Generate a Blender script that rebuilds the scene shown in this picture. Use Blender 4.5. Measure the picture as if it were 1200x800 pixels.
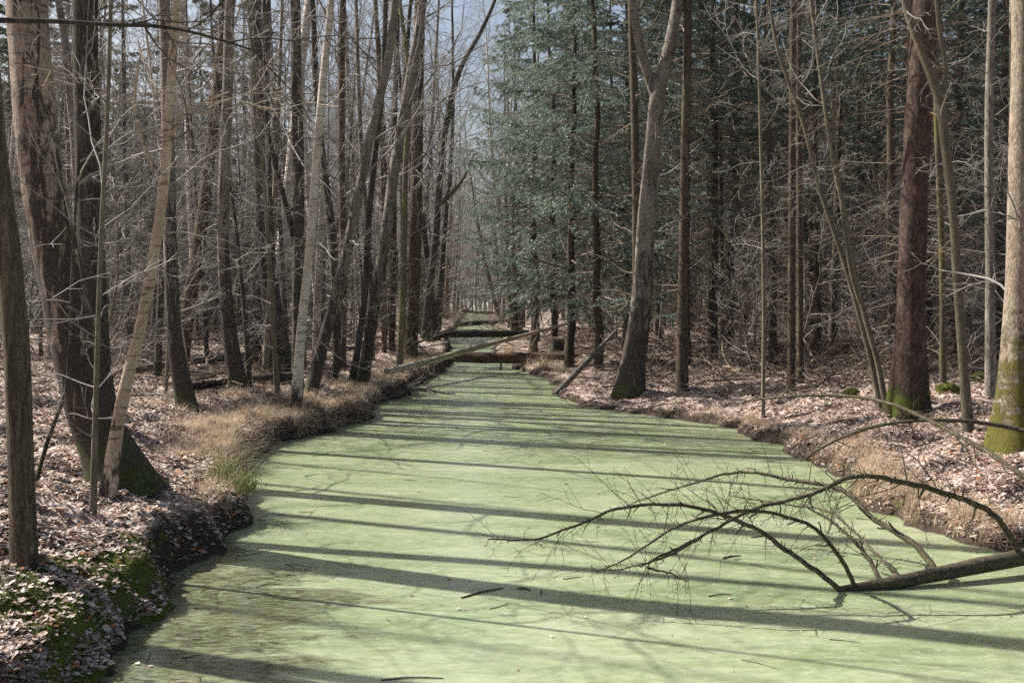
import bpy, math, random
import numpy as np
from mathutils import Vector

# ------------------------------------------------------------------ camera, sky, sun, exposure
scene = bpy.context.scene
for o in list(bpy.data.objects):
    bpy.data.objects.remove(o)
COL = scene.collection
CAM_Z = 2.2
F = 1300.0            # focal length in pixels of a 1200 px wide frame
HORIZON = 345.0
cd = bpy.data.cameras.new('camera')
cam = bpy.data.objects.new('camera', cd)
COL.objects.link(cam)
cam.location = (0, 0, CAM_Z)
cam.rotation_euler = (math.radians(90), 0, 0)
cd.sensor_width = 36.0
cd.lens = F / 1200 * 36.0
cd.shift_y = -(400 - HORIZON) / 1200.0
cd.clip_end = 2000
cd.clip_start = 0.1
scene.camera = cam

SUN_EL = math.radians(41)
SUN_DIR = Vector((-0.92, 0.39, 0)).normalized()      # horizontal direction towards the sun
world = bpy.data.worlds.new('World')
scene.world = world
world.use_nodes = True
wn = world.node_tree
wn.nodes.clear()
sky = wn.nodes.new('ShaderNodeTexSky')
sky.sky_type = 'NISHITA'
sky.sun_disc = False
sky.sun_elevation = SUN_EL
sky.sun_rotation = math.atan2(SUN_DIR.x, SUN_DIR.y)
sky.dust_density = 4.0
bg = wn.nodes.new('ShaderNodeBackground')
bg.inputs['Strength'].default_value = 0.068
wo = wn.nodes.new('ShaderNodeOutputWorld')
wn.links.new(sky.outputs[0], bg.inputs[0])
wn.links.new(bg.outputs[0], wo.inputs[0])

sd = bpy.data.lights.new('sun', 'SUN')
sd.energy = 5.0
sd.angle = math.radians(0.53)
sd.color = (1.0, 0.965, 0.905)
sun = bpy.data.objects.new('sun', sd)
COL.objects.link(sun)
tosun = Vector((SUN_DIR.x * math.cos(SUN_EL), SUN_DIR.y * math.cos(SUN_EL), math.sin(SUN_EL)))
sun.rotation_euler = tosun.to_track_quat('Z', 'Y').to_euler()
sun.location = tosun * 60

scene.view_settings.view_transform = 'Standard'
scene.view_settings.look = 'None'
scene.view_settings.gamma = 1
scene.view_settings.exposure = 1.08
scene.cycles.max_bounces = 5
scene.cycles.diffuse_bounces = 2
scene.cycles.glossy_bounces = 2
scene.cycles.transmission_bounces = 2
scene.cycles.volume_bounces = 0
scene.cycles.use_denoising = False
scene.cycles.use_adaptive_sampling = True
scene.cycles.adaptive_threshold = 0.012
scene.cycles.adaptive_min_samples = 16

RNG = np.random.default_rng(7)
random.seed(7)

# ------------------------------------------------------------------ helpers
def at(px, py, Y):
    """point of the place seen at photo pixel (px, py) at distance Y"""
    return np.array([(px - 600) / F * Y, Y, CAM_Z - (py - HORIZON) / F * Y])

def _hash(ix, iy, iz, seed):
    n = (ix * 374761393 + iy * 668265263 + iz * 2147483647 + seed * 974634211) & 0xFFFFFFFF
    n = ((n ^ (n >> 13)) * 1274126177) & 0xFFFFFFFF
    n = ((n ^ (n >> 16)) * 2246822519) & 0xFFFFFFFF
    return ((n ^ (n >> 15)) & 0xFFFF) / 65535.0

def noise3(x, y, z, seed=0):
    x = np.asarray(x, float); y = np.asarray(y, float); z = np.asarray(z, float)
    x, y, z = np.broadcast_arrays(x, y, z)
    ix = np.floor(x).astype(np.int64); iy = np.floor(y).astype(np.int64); iz = np.floor(z).astype(np.int64)
    fx = x - ix; fy = y - iy; fz = z - iz
    fx = fx * fx * (3 - 2 * fx); fy = fy * fy * (3 - 2 * fy); fz = fz * fz * (3 - 2 * fz)
    r = 0
    for dx in (0, 1):
        for dy in (0, 1):
            for dz in (0, 1):
                w = (fx if dx else 1 - fx) * (fy if dy else 1 - fy) * (fz if dz else 1 - fz)
                r = r + w * _hash(ix + dx, iy + dy, iz + dz, seed)
    return r * 2 - 1

def fbm(x, y, z=0.0, seed=0, oct=4):
    a, r, f = 1.0, 0, 1.0
    for i in range(oct):
        r = r + a * noise3(np.asarray(x) * f, np.asarray(y) * f, np.asarray(z) * f, seed + i)
        a *= 0.5; f *= 2.03
    return r

def sstep(a, b, x):
    t = np.clip((np.asarray(x, float) - a) / (b - a), 0, 1)
    return t * t * (3 - 2 * t)

# canal edges measured along the canal (distance, x)
LE = np.array([(-20, -2.5), (0, -2.5), (5, -2.52), (6.3, -2.52), (7.7, -2.52), (9.4, -2.58), (10.8, -2.68), (11.9, -2.76), (13.3, -3.2),
               (15, -3.42), (16.3, -3.4), (18.1, -2.8), (19.7, -2.42), (21.5, -2.62), (24.2, -2.4), (26.7, -2.3), (31, -2.0), (36, -2.1), (44, -2.45),
               (54, -3.1), (70, -3.6), (100, -4.5), (150, -6), (400, -13)])
RE = np.array([(-20, 4.6), (0, 4.6), (8, 4.6), (9.4, 4.3), (9.8, 4.0), (10.2, 3.9), (11, 3.68), (12.2, 3.74), (13.6, 3.98), (15.3, 3.88), (16.3, 3.77),
               (18.2, 3.71), (19.1, 3.1), (19.8, 2.7), (21.7, 1.4), (24.9, 0.96), (28.3, 1.0), (31.8, 0.3), (36, -0.25), (42.7, -0.75), (54, -0.6), (70, -1.2),
               (100, -2.0), (150, -3.2), (400, -10)])

def edges(y):
    return np.interp(y, LE[:, 0], LE[:, 1]), np.interp(y, RE[:, 0], RE[:, 1])

def shore(x, y):
    l, r = edges(y)
    wob = 0.15 * fbm(x * 0.9, y * 1.3, 0, 3, 3) + 0.05 * fbm(x * 4, y * 4, 0, 8, 2)
    return l - x + wob, x - r + wob

def ground_z(x, y):
    x = np.asarray(x, float); y = np.asarray(y, float)
    sl, sr = shore(x, y)          # distance outwards past each edge
    s = np.maximum(sl, sr)
    left = sl > sr
    n = fbm(x * 0.55, y * 0.55, 0, 11, 3)
    n2 = fbm(x * 2.3, y * 2.3, 0, 17, 3)
    n3 = fbm(x * 7, y * 7, 0, 23, 2)
    hl = 0.34 * sstep(-0.03, 0.24, sl) + 0.22 * sstep(0.3, 1.8, sl) + 0.12 * sstep(2, 9, sl)
    hr = 0.22 * sstep(-0.03, 0.26, sr) + 0.42 * sstep(0.3, 3.2, sr) + 0.12 * sstep(3, 9, sr)
    near_r = sstep(21, 18, y)
    hr = hr * (0.62 + 0.38 * near_r)
    hl = hl + 0.05 * sstep(0.05, 0.5, sl) * sstep(11, 7.5, y) * sstep(3.0, 1.0, sl)
    h = np.where(left, hl, hr)
    amp = sstep(-0.1, 0.8, s)
    h = h + amp * (0.10 * n + 0.045 * n2 + 0.014 * n3) + sstep(-0.05, 0.3, s) * 0.05 * n2
    inside = sstep(0.0, -0.7, s)
    return np.where(s > -0.02, h, h - 0.06 - 0.75 * inside)

def hit(px, py):
    """where the line of sight of a photo pixel meets the ground"""
    Y = np.arange(3.5, 160, 0.02)
    X = (px - 600) / F * Y
    Z = CAM_Z - (py - HORIZON) / F * Y
    g = np.maximum(ground_z(X, Y), 0)
    i = np.argmax(Z <= g)
    return np.array([X[i], Y[i], g[i]])

# ---- mesh building
class MB:
    def __init__(s):
        s.V = []; s.Q = []; s.T = []; s.n = 0; s.qm = []; s.tm = []
    def add(s, V, Q=None, T=None, mat=0):
        V = np.asarray(V, np.float32).reshape(-1, 3)
        if Q is not None and len(Q):
            s.Q.append(np.asarray(Q, np.int32) + s.n); s.qm.append(np.full(len(Q), mat, np.int32))
        if T is not None and len(T):
            s.T.append(np.asarray(T, np.int32) + s.n); s.tm.append(np.full(len(T), mat, np.int32))
        s.V.append(V); s.n += len(V)
        return s
    def tubes(s, P, R, k=4, mat=0, cap=True):
        V, Q = tube_arrays(P, R, k)
        s.add(V, Q, mat=mat)
        return s
    def mesh(s, name, mats, smooth=True):
        me = bpy.data.meshes.new(name)
        V = np.concatenate(s.V)
        Q = np.concatenate(s.Q) if s.Q else np.zeros((0, 4), np.int32)
        T = np.concatenate(s.T) if s.T else np.zeros((0, 3), np.int32)
        me.vertices.add(len(V)); me.vertices.foreach_set('co', V.ravel())
        nl = Q.size + T.size
        me.loops.add(nl); me.loops.foreach_set('vertex_index', np.concatenate([Q.ravel(), T.ravel()]))
        npoly = len(Q) + len(T)
        me.polygons.add(npoly)
        st = np.concatenate([np.arange(len(Q)) * 4, Q.size + np.arange(len(T)) * 3]).astype(np.int32)
        me.polygons.foreach_set('loop_start', st)
        me.polygons.foreach_set('use_smooth', np.full(npoly, smooth, bool))
        if not isinstance(mats, (list, tuple)):
            mats = [mats]
        for m in mats:
            me.materials.append(m)
        if len(mats) > 1:
            me.polygons.foreach_set('material_index', np.concatenate(s.qm + s.tm))
        me.update(calc_edges=True)
        return me

def tube_arrays(P, R, k):
    P = np.asarray(P, float); R = np.asarray(R, float)
    if P.ndim == 2:
        P = P[None]; R = R[None]
    M, n, _ = P.shape
    T = np.gradient(P, axis=1)
    T /= np.linalg.norm(T, axis=2, keepdims=True) + 1e-9
    mt = np.abs(T.mean(axis=1))
    ref = np.zeros((M, 3)); ref[np.arange(M), np.argmin(mt, axis=1)] = 1
    N = np.cross(T, ref[:, None, :]); N /= np.linalg.norm(N, axis=2, keepdims=True) + 1e-9
    B = np.cross(T, N)
    a = np.arange(k) / k * 2 * np.pi
    if R.ndim == 2:
        R = np.repeat(R[:, :, None], k, axis=2)
    V = P[:, :, None, :] + R[..., None] * (np.cos(a)[None, None, :, None] * N[:, :, None, :] + np.sin(a)[None, None, :, None] * B[:, :, None, :])
    i = np.arange(n - 1)[:, None]; j = np.arange(k)[None, :]
    q = np.stack([i * k + j, i * k + (j + 1) % k, (i + 1) * k + (j + 1) % k, (i + 1) * k + j], -1).reshape(-1, 4)
    Q = (q[None] + (np.arange(M) * n * k)[:, None, None]).reshape(-1, 4)
    return V.reshape(-1, 3), Q

def resample(P, n, smooth=True):
    """smooth curve through points, n samples"""
    P = np.asarray(P, float)
    d = np.concatenate([[0], np.cumsum(np.linalg.norm(np.diff(P, axis=0), axis=1))])
    t = np.linspace(0, d[-1], n)
    if len(P) < 3 or not smooth:
        return np.stack([np.interp(t, d, P[:, c]) for c in range(P.shape[1])], -1)
    m = np.gradient(P, d, axis=0)
    i = np.clip(np.searchsorted(d, t, side='right') - 1, 0, len(P) - 2)
    h = (d[i + 1] - d[i])[:, None]; u = ((t - d[i])[:, None]) / h
    return ((2*u**3 - 3*u**2 + 1) * P[i] + (u**3 - 2*u**2 + u) * h * m[i] + (-2*u**3 + 3*u**2) * P[i+1] + (u**3 - u**2) * h * m[i+1])

def grow(rng, P, R, cnt, u0, u1, ang, L, n, wob=0.15, grav=0.0, rr=0.5, rmin=0.002, tip=0.25, keep=1.0, rmax=1.0, droop=0.0):
    """children of a batch of tubes. L: (lo, hi, shrink) fraction of parent length, or a function(u, plen, rng)"""
    P = np.asarray(P, float); R = np.asarray(R, float)
    M, m, _ = P.shape
    plen = np.linalg.norm(np.diff(P, axis=1), axis=2).sum(1)
    idx = np.repeat(np.arange(M), cnt)
    u = (np.tile(np.arange(cnt), M) + rng.random(M * cnt)) / cnt
    if keep < 1:
        k = rng.random(len(idx)) < keep
        idx = idx[k]; u = u[k]
    u = u0 + (u1 - u0) * u
    f = u * (m - 1); i0 = np.clip(f.astype(int), 0, m - 2); fr = (f - i0)[:, None]
    p = P[idx, i0] * (1 - fr) + P[idx, i0 + 1] * fr
    r = R[idx, i0] * (1 - fr[:, 0]) + R[idx, i0 + 1] * fr[:, 0]
    T = P[idx, i0 + 1] - P[idx, i0]; T /= np.linalg.norm(T, axis=1, keepdims=True) + 1e-9
    v = rng.normal(size=T.shape); v -= (v * T).sum(1, keepdims=True) * T
    v /= np.linalg.norm(v, axis=1, keepdims=True) + 1e-9
    a = np.radians(rng.normal(ang[0], ang[1], len(idx)))[:, None]
    D = np.cos(a) * T + np.sin(a) * v
    if callable(L):
        ln = L(u, plen[idx], rng)
    else:
        ln = plen[idx] * rng.uniform(L[0], L[1], len(idx)) * (1 - L[2] * (u - u0) / max(u1 - u0, 1e-6))
    st = (ln / (n - 1))[:, None]
    out = [p]
    for i in range(n - 1):
        p = p + D * st
        out.append(p)
        D = D + rng.normal(size=D.shape) * wob
        D[:, 2] += grav - droop * (i / n)
        D /= np.linalg.norm(D, axis=1, keepdims=True) + 1e-9
    P2 = np.stack(out, 1)
    r0 = np.clip(r * rr, rmin, rmax)
    R2 = r0[:, None] * np.linspace(1, tip, n)[None]
    return P2, np.maximum(R2, rmin * 0.6)

def link(name, data, parent=None, loc=None):
    o = bpy.data.objects.new(name, data)
    COL.objects.link(o)
    if parent is not None:
        o.parent = parent
    if loc is not None:
        o.location = loc
    if parent is not None and name in ('twig', 'dead_branch', 'crown'):
        o['kind'] = 'stuff'
    return o

def tag(o, label=None, cat=None, group=None, kind=None):
    if label: o['label'] = label
    if cat: o['category'] = cat
    if group: o['group'] = group
    if kind: o['kind'] = kind
    return o

# ------------------------------------------------------------------ materials
class NT:
    def __init__(s, name):
        s.m = bpy.data.materials.new(name); s.m.use_nodes = True
        s.t = s.m.node_tree; s.t.nodes.clear()
        s.out = s.t.nodes.new('ShaderNodeOutputMaterial')
        s.b = s.t.nodes.new('ShaderNodeBsdfPrincipled')
        s.t.links.new(s.b.outputs[0], s.out.inputs[0])
    def n(s, typ, **kw):
        nd = s.t.nodes.new(typ)
        for k, v in kw.items():
            setattr(nd, k, v)
        return nd
    def l(s, a, b):
        s.t.links.new(a, b)
    def set(s, nd, **kw):
        for k, v in kw.items():
            nd.inputs[k.replace('_', ' ')].default_value = v
        return nd
    def coord(s, which='Object', scale=(1, 1, 1)):
        tc = s.n('ShaderNodeTexCoord'); mp = s.n('ShaderNodeMapping')
        mp.inputs['Scale'].default_value = scale
        s.l(tc.outputs[which], mp.inputs['Vector'])
        return mp.outputs[0]
    def offset(s, vec):
        """shift by a per-object random so that copies differ"""
        oi = s.n('ShaderNodeObjectInfo'); vm = s.n('ShaderNodeVectorMath', operation='MULTIPLY_ADD')
        s.l(oi.outputs['Random'], vm.inputs[0]); vm.inputs[1].default_value = (37, 53, 71); s.l(vec, vm.inputs[2])
        return vm.outputs[0]
    def noise(s, vec, scale, detail=4, rough=0.55, dist=0.0):
        nd = s.n('ShaderNodeTexNoise')
        s.l(vec, nd.inputs['Vector'])
        nd.inputs['Scale'].default_value = scale; nd.inputs['Detail'].default_value = detail
        nd.inputs['Roughness'].default_value = rough; nd.inputs['Distortion'].default_value = dist
        return nd.outputs['Fac']
    def ramp(s, fac, stops, interp='LINEAR'):
        nd = s.n('ShaderNodeValToRGB'); nd.color_ramp.interpolation = interp
        e = nd.color_ramp.elements
        while len(e) < len(stops):
            e.new(0.5)
        for i, (p, c) in enumerate(stops):
            e[i].position = p
            e[i].color = (c, c, c, 1) if not isinstance(c, tuple) else (*c, 1)
        s.l(fac, nd.inputs[0])
        return nd.outputs[0]
    def mix(s, fac, a, b, blend='MIX'):
        nd = s.n('ShaderNodeMix', data_type='RGBA', blend_type=blend)
        for sock, v in ((nd.inputs[0], fac), (nd.inputs[6], a), (nd.inputs[7], b)):
            if isinstance(v, (int, float)):
                sock.default_value = v
            elif isinstance(v, tuple):
                sock.default_value = (*v, 1)
            else:
                s.l(v, sock)
        return nd.outputs[2]
    def math(s, op, a, b=None, clamp=False):
        nd = s.n('ShaderNodeMath', operation=op, use_clamp=clamp)
        for i, v in enumerate((a, b)):
            if v is None: continue
            if isinstance(v, (int, float)): nd.inputs[i].default_value = v
            else: s.l(v, nd.inputs[i])
        return nd.outputs[0]
    def bump(s, h, strength, dist):
        nd = s.n('ShaderNodeBump')
        nd.inputs['Strength'].default_value = strength; nd.inputs['Distance'].default_value = dist
        s.l(h, nd.inputs['Height']); s.l(nd.outputs[0], s.b.inputs['Normal'])
    def color(s, c, rough=0.85, spec=0.25):
        if isinstance(c, tuple): s.b.inputs['Base Color'].default_value = (*c, 1)
        else: s.l(c, s.b.inputs['Base Color'])
        s.b.inputs['Roughness'].default_value = rough
        s.b.inputs['Specular IOR Level'].default_value = spec
    def sep_z(s, vec):
        nd = s.n('ShaderNodeSeparateXYZ'); s.l(vec, nd.inputs[0]); return nd.outputs
    def moss_mask(s, vec, z0, z1, side=0.0, thr=0.5):
        """growth of moss: thick near the foot of a stem and thinning out upwards, ragged"""
        raw = s.coord('Object')
        z = s.sep_z(raw)[2]
        mr = s.n('ShaderNodeMapRange'); s.l(z, mr.inputs[0])
        mr.inputs[1].default_value = z0; mr.inputs[2].default_value = z1; mr.inputs[3].default_value = 0.45; mr.inputs[4].default_value = -0.35
        nz = s.noise(vec, 4.2, 9, 0.78, 0.5)
        t = s.math('ADD', s.math('SUBTRACT', s.math('MULTIPLY', nz, 2.2), 0.6), mr.outputs[0])
        return s.ramp(t, [(thr, 0.0), (thr + 0.22, 1.0)])

def bark(name, light, dark, fiss=0.5, vs=(9, 9, 1.6), moss=None, mosscol=((0.035, 0.05, 0.012), (0.11, 0.12, 0.022)), bumpd=0.02, algae=0.25, algcol=(0.10, 0.105, 0.05)):
    s = NT(name)
    v = s.offset(s.coord('Object', vs))
    f = s.noise(v, 1.6, 6, 0.62, 0.6)
    f2 = s.noise(s.offset(s.coord('Object', tuple(q * 2.6 for q in vs))), 1.6, 5, 0.65, 0.4)
    fine = s.noise(s.offset(s.coord('Object', (45, 45, 14))), 1.5, 4, 0.65)
    f = s.math('ADD', s.math('MULTIPLY', f, 0.55), s.math('MULTIPLY', f2, 0.45))
    c = s.ramp(f, [(fiss - 0.09, dark), (fiss + 0.02, tuple(0.45 * a + 0.55 * b for a, b in zip(light, dark))), (fiss + 0.10, light)])
    c = s.mix(s.ramp(fine, [(0.40, 0.0), (0.62, 0.6)]), c, tuple(x * 0.6 for x in dark))
    lich = s.noise(s.offset(s.coord('Object', (7, 7, 4))), 1.5, 5, 0.7)
    c = s.mix(s.ramp(lich, [(0.60, 0.0), (0.68, 0.45)]), c, tuple(min(0.5, x * 1.7) for x in light))
    big = s.noise(s.offset(s.coord('Object')), 1.1, 4, 0.6)
    c = s.mix(s.ramp(big, [(0.45, 0.0), (0.7, algae)]), c, algcol)
    oi = s.n('ShaderNodeObjectInfo')
    hv = s.n('ShaderNodeHueSaturation')
    s.l(c, hv.inputs['Color'])
    mr = s.n('ShaderNodeMapRange'); s.l(oi.outputs['Random'], mr.inputs[0]); mr.inputs[3].default_value = 0.75; mr.inputs[4].default_value = 1.25
    s.l(mr.outputs[0], hv.inputs['Value'])
    c = hv.outputs[0]
    h = s.math('ADD', s.math('MULTIPLY', f, 1.5), s.math('MULTIPLY', fine, 0.35))
    if moss:
        mk = s.moss_mask(s.offset(s.coord('Object')), *moss)
        mc = s.mix(s.noise(s.coord('Object'), 22, 4, 0.7), mosscol[0], mosscol[1])
        c = s.mix(mk, c, mc)
        h = s.math('ADD', h, s.math('MULTIPLY', mk, s.math('ADD', 0.25, s.noise(s.coord('Object'), 60, 3, 0.7))))
    s.color(c, 0.9, 0.15)
    s.bump(h, 0.9, bumpd)
    return s.m

def birch(name, white, moss=None, rugged=(0.3, 2.2), tan=(0.26, 0.2, 0.15), holes=0.60, black=(0.025, 0.02, 0.017), fsc=(6, 6, 1.7), mott=0.75):
    s = NT(name)
    v = s.offset(s.coord('Object', (2.2, 2.2, 14)))
    lent = s.noise(v, 2.2, 4, 0.6, 0.3)                                   # short horizontal dashes
    v2 = s.offset(s.coord('Object', fsc))
    fis = s.noise(v2, 1.2, 9, 0.72, 0.9)
    blot = s.noise(s.offset(s.coord('Object', (3, 3, 1.2))), 1.3, 4, 0.6)
    c = s.mix(s.ramp(blot, [(0.35, 0.0), (0.65, 1.0)]), white, tan)
    c = s.mix(s.math('MULTIPLY', s.ramp(lent, [(0.56, 0.0), (0.63, 1.0)]), 0.7), c, black)
    mot = s.noise(s.offset(s.coord('Object', (26, 26, 12))), 1.5, 5, 0.7, 0.3)
    c = s.mix(s.ramp(mot, [(0.46, 0.0), (0.62, mott)]), c, tuple(x * 0.33 for x in tan))
    z = s.sep_z(s.coord('Object'))[2]
    mr = s.n('ShaderNodeMapRange'); s.l(z, mr.inputs[0])
    mr.inputs[1].default_value = rugged[0]; mr.inputs[2].default_value = rugged[1]; mr.inputs[3].default_value = 0.19; mr.inputs[4].default_value = 0.0
    fk = s.ramp(s.math('ADD', fis, mr.outputs[0]), [(holes, 0.0), (holes + 0.06, 1.0)])
    c = s.mix(fk, c, s.mix(s.noise(s.coord('Object', (20, 20, 5)), 2, 4, 0.6), black, (0.09, 0.07, 0.055)))
    h = s.math('SUBTRACT', s.math('MULTIPLY', fis, 0.6), s.math('MULTIPLY', fk, 0.5))
    h = s.math('ADD', h, s.math('MULTIPLY', s.noise(s.coord('Object', (25, 25, 12)), 2, 4, 0.7), 0.5))
    if moss:
        mk = s.moss_mask(s.offset(s.coord('Object')), *moss)
        mc = s.mix(s.noise(s.coord('Object'), 22, 4, 0.7), (0.03, 0.04, 0.012), (0.09, 0.1, 0.02))
        c = s.mix(mk, c, mc)
    s.color(c, 0.8, 0.2)
    s.bump(h, 1.0, 0.025)
    return s.m

M = {}
M['ridged'] = bark('ridged_bark', (0.24, 0.185, 0.125), (0.075, 0.055, 0.038), 0.5, (16, 16, 1.3), None, algae=0.2)
M['dark'] = bark('dark_bark', (0.165, 0.14, 0.115), (0.036, 0.030, 0.025), 0.5, (10, 10, 1.8), (0.1, 1.2, 0, 0.72), mosscol=((0.03, 0.04, 0.014), (0.075, 0.08, 0.022)))
M['grey'] = bark('grey_bark', (0.27, 0.24, 0.20), (0.09, 0.075, 0.06), 0.46, (9, 9, 3.0), None, algae=0.3)
M['brown'] = bark('brown_bark', (0.20, 0.14, 0.09), (0.06, 0.042, 0.028), 0.48, (12, 12, 1.4), None, algae=0.12)
M['red'] = bark('red_scaly_bark', (0.17, 0.105, 0.082), (0.032, 0.021, 0.018), 0.5, (11, 11, 4), (0.3, 1.3, 0, 0.82), algae=0.12, bumpd=0.012)
M['spruce'] = bark('spruce_bark', (0.15, 0.108, 0.07), (0.04, 0.029, 0.022), 0.5, (14, 14, 5), None, algae=0.35, bumpd=0.012)
M['smooth'] = bark('smooth_bark', (0.20, 0.17, 0.12), (0.11, 0.09, 0.062), 0.45, (5, 5, 2.5), None, algae=0.3, bumpd=0.006)
M['mossy'] = bark('mossy_trunk_bark', (0.30, 0.24, 0.185), (0.10, 0.075, 0.058), 0.42, (12, 12, 5), (0.0, 3.0, 0, 0.66), mosscol=((0.04, 0.042, 0.010), (0.18, 0.16, 0.035)), algae=0.1)
M['mossgreen'] = bark('mossy_branch_bark', (0.24, 0.2, 0.15), (0.10, 0.08, 0.05), 0.5, (8, 8, 3), None, algae=1.0, algcol=(0.15, 0.15, 0.03))
M['pole'] = bark('bleached_pole_bark', (0.60, 0.54, 0.42), (0.3, 0.25, 0.16), 0.45, (3, 12, 12), None, algae=0.55, algcol=(0.19, 0.19, 0.05), bumpd=0.01)
M['birch_tan'] = birch('tan_birch_bark', (0.56, 0.455, 0.335), (0.0, 0.6, 0, 0.86), (0.2, 0.9), (0.40, 0.30, 0.205), 0.63, mott=0.4)
M['birch'] = birch('birch_bark', (0.66, 0.59, 0.51), (0.0, 0.5, 0, 0.9), (0.1, 0.9), (0.46, 0.39, 0.32), 0.64, mott=0.3)
M['birch_rugged'] = birch('rugged_birch_bark', (0.40, 0.315, 0.245), (0.0, 1.4, 0, 0.74), (0.6, 4.5), (0.25, 0.18, 0.13), 0.575, fsc=(8, 8, 1.5))
M['birch_grey'] = birch('grey_birch_bark', (0.28, 0.245, 0.205), (0.0, 1.2, 0, 0.76), (0.6, 3.5), (0.16, 0.13, 0.10), 0.58, fsc=(9, 9, 2.2))
M['deadwood'] = bark('dead_branch_bark', (0.18, 0.15, 0.105), (0.055, 0.044, 0.032), 0.5, (14, 14, 14), None, algae=0.45, algcol=(0.085, 0.085, 0.03), bumpd=0.01)
M['log'] = bark('rotting_log_bark', (0.20, 0.115, 0.07), (0.055, 0.035, 0.025), 0.48, (5, 14, 14), None, algae=0.2, bumpd=0.03)
M['darklog'] = bark('dark_log_bark', (0.075, 0.06, 0.05), (0.025, 0.02, 0.018), 0.5, (5, 14, 14), None, algae=0.3, bumpd=0.03)

def simple(name, stops, src='island', rough=0.8, spec=0.3, transl=0.0):
    s = NT(name)
    g = s.n('ShaderNodeNewGeometry')
    if src == 'island':
        fac = g.outputs['Random Per Island']
    else:
        fac = s.noise(s.coord('Object'), src, 4, 0.6)
    c = s.ramp(fac, stops)
    s.color(c, rough, spec)
    if transl:
        tr = s.n('ShaderNodeBsdfTranslucent'); s.l(c, tr.inputs[0])
        ms = s.n('ShaderNodeMixShader'); ms.inputs[0].default_value = transl
        s.l(s.b.outputs[0], ms.inputs[1]); s.l(tr.outputs[0], ms.inputs[2]); s.l(ms.outputs[0], s.out.inputs[0])
    return s.m

M['twig'] = simple('bare_twig', [(0.3, (0.13, 0.115, 0.10)), (0.7, (0.34, 0.31, 0.275))], 1.2, 0.75, 0.3)
M['twig_dead'] = simple('dead_conifer_twig', [(0.3, (0.105, 0.078, 0.056)), (0.7, (0.28, 0.215, 0.155))], 1.2, 0.8, 0.25)
M['needle'] = simple('blue_green_needles', [(0.0, (0.085, 0.135, 0.105)), (0.5, (0.19, 0.25, 0.20)), (0.85, (0.32, 0.38, 0.315)), (1.0, (0.18, 0.22, 0.09))], 'island', 0.42, 0.55, 0.45)
M['needle_mid'] = simple('dull_green_needles', [(0.0, (0.05, 0.075, 0.045)), (0.5, (0.095, 0.125, 0.075)), (1.0, (0.16, 0.18, 0.10))], 'island', 0.5, 0.4, 0.35)
M['needle_dark'] = simple('dark_needles', [(0.0, (0.04, 0.07, 0.055)), (0.6, (0.085, 0.125, 0.097)), (1.0, (0.14, 0.18, 0.115))], 'island', 0.5, 0.45, 0.25)
def leaf_mat():
    s = NT('dry_fallen_leaf')
    g = s.n('ShaderNodeNewGeometry')
    n1 = s.noise(s.coord('Object'), 1.7, 5, 0.65)
    fac = s.math('ADD', s.math('MULTIPLY', g.outputs['Random Per Island'], 0.72), s.math('MULTIPLY', s.math('SUBTRACT', n1, 0.28), 0.62), True)
    c = s.ramp(fac, [(0.0, (0.11, 0.068, 0.05)), (0.18, (0.27, 0.185, 0.14)), (0.4, (0.42, 0.32, 0.26)), (0.64, (0.54, 0.44, 0.375)), (0.9, (0.65, 0.565, 0.505)), (1.0, (0.69, 0.62, 0.57))])
    rus = s.math('GREATER_THAN', s.math('FRACT', s.math('MULTIPLY', g.outputs['Random Per Island'], 17.3)), 0.93)
    c = s.mix(rus, c, (0.33, 0.13, 0.045))
    s.color(c, 0.62, 0.3)
    tr = s.n('ShaderNodeBsdfTranslucent'); s.l(c, tr.inputs[0])
    ms = s.n('ShaderNodeMixShader'); ms.inputs[0].default_value = 0.15
    s.l(s.b.outputs[0], ms.inputs[1]); s.l(tr.outputs[0], ms.inputs[2]); s.l(ms.outputs[0], s.out.inputs[0])
    return s.m
M['leaf'] = leaf_mat()
M['straw'] = simple('dry_grass', [(0.0, (0.27, 0.19, 0.12)), (0.5, (0.50, 0.38, 0.25)), (1.0, (0.68, 0.57, 0.42))], 'island', 0.7, 0.3, 0.3)
M['blade'] = simple('green_grass', [(0.0, (0.07, 0.11, 0.03)), (0.6, (0.15, 0.19, 0.05)), (1.0, (0.36, 0.31, 0.14))], 'island', 0.6, 0.3, 0.3)
M['mossfuzz'] = simple('moss_cushion', [(0.0, (0.04, 0.05, 0.01)), (0.6, (0.085, 0.10, 0.018)), (1.0, (0.17, 0.175, 0.04))], 'island', 0.8, 0.2, 0.2)
M['cutwood'] = simple('weathered_wood', [(0.3, (0.16, 0.12, 0.085)), (0.7, (0.36, 0.29, 0.21))], 9.0, 0.85, 0.2)

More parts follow.
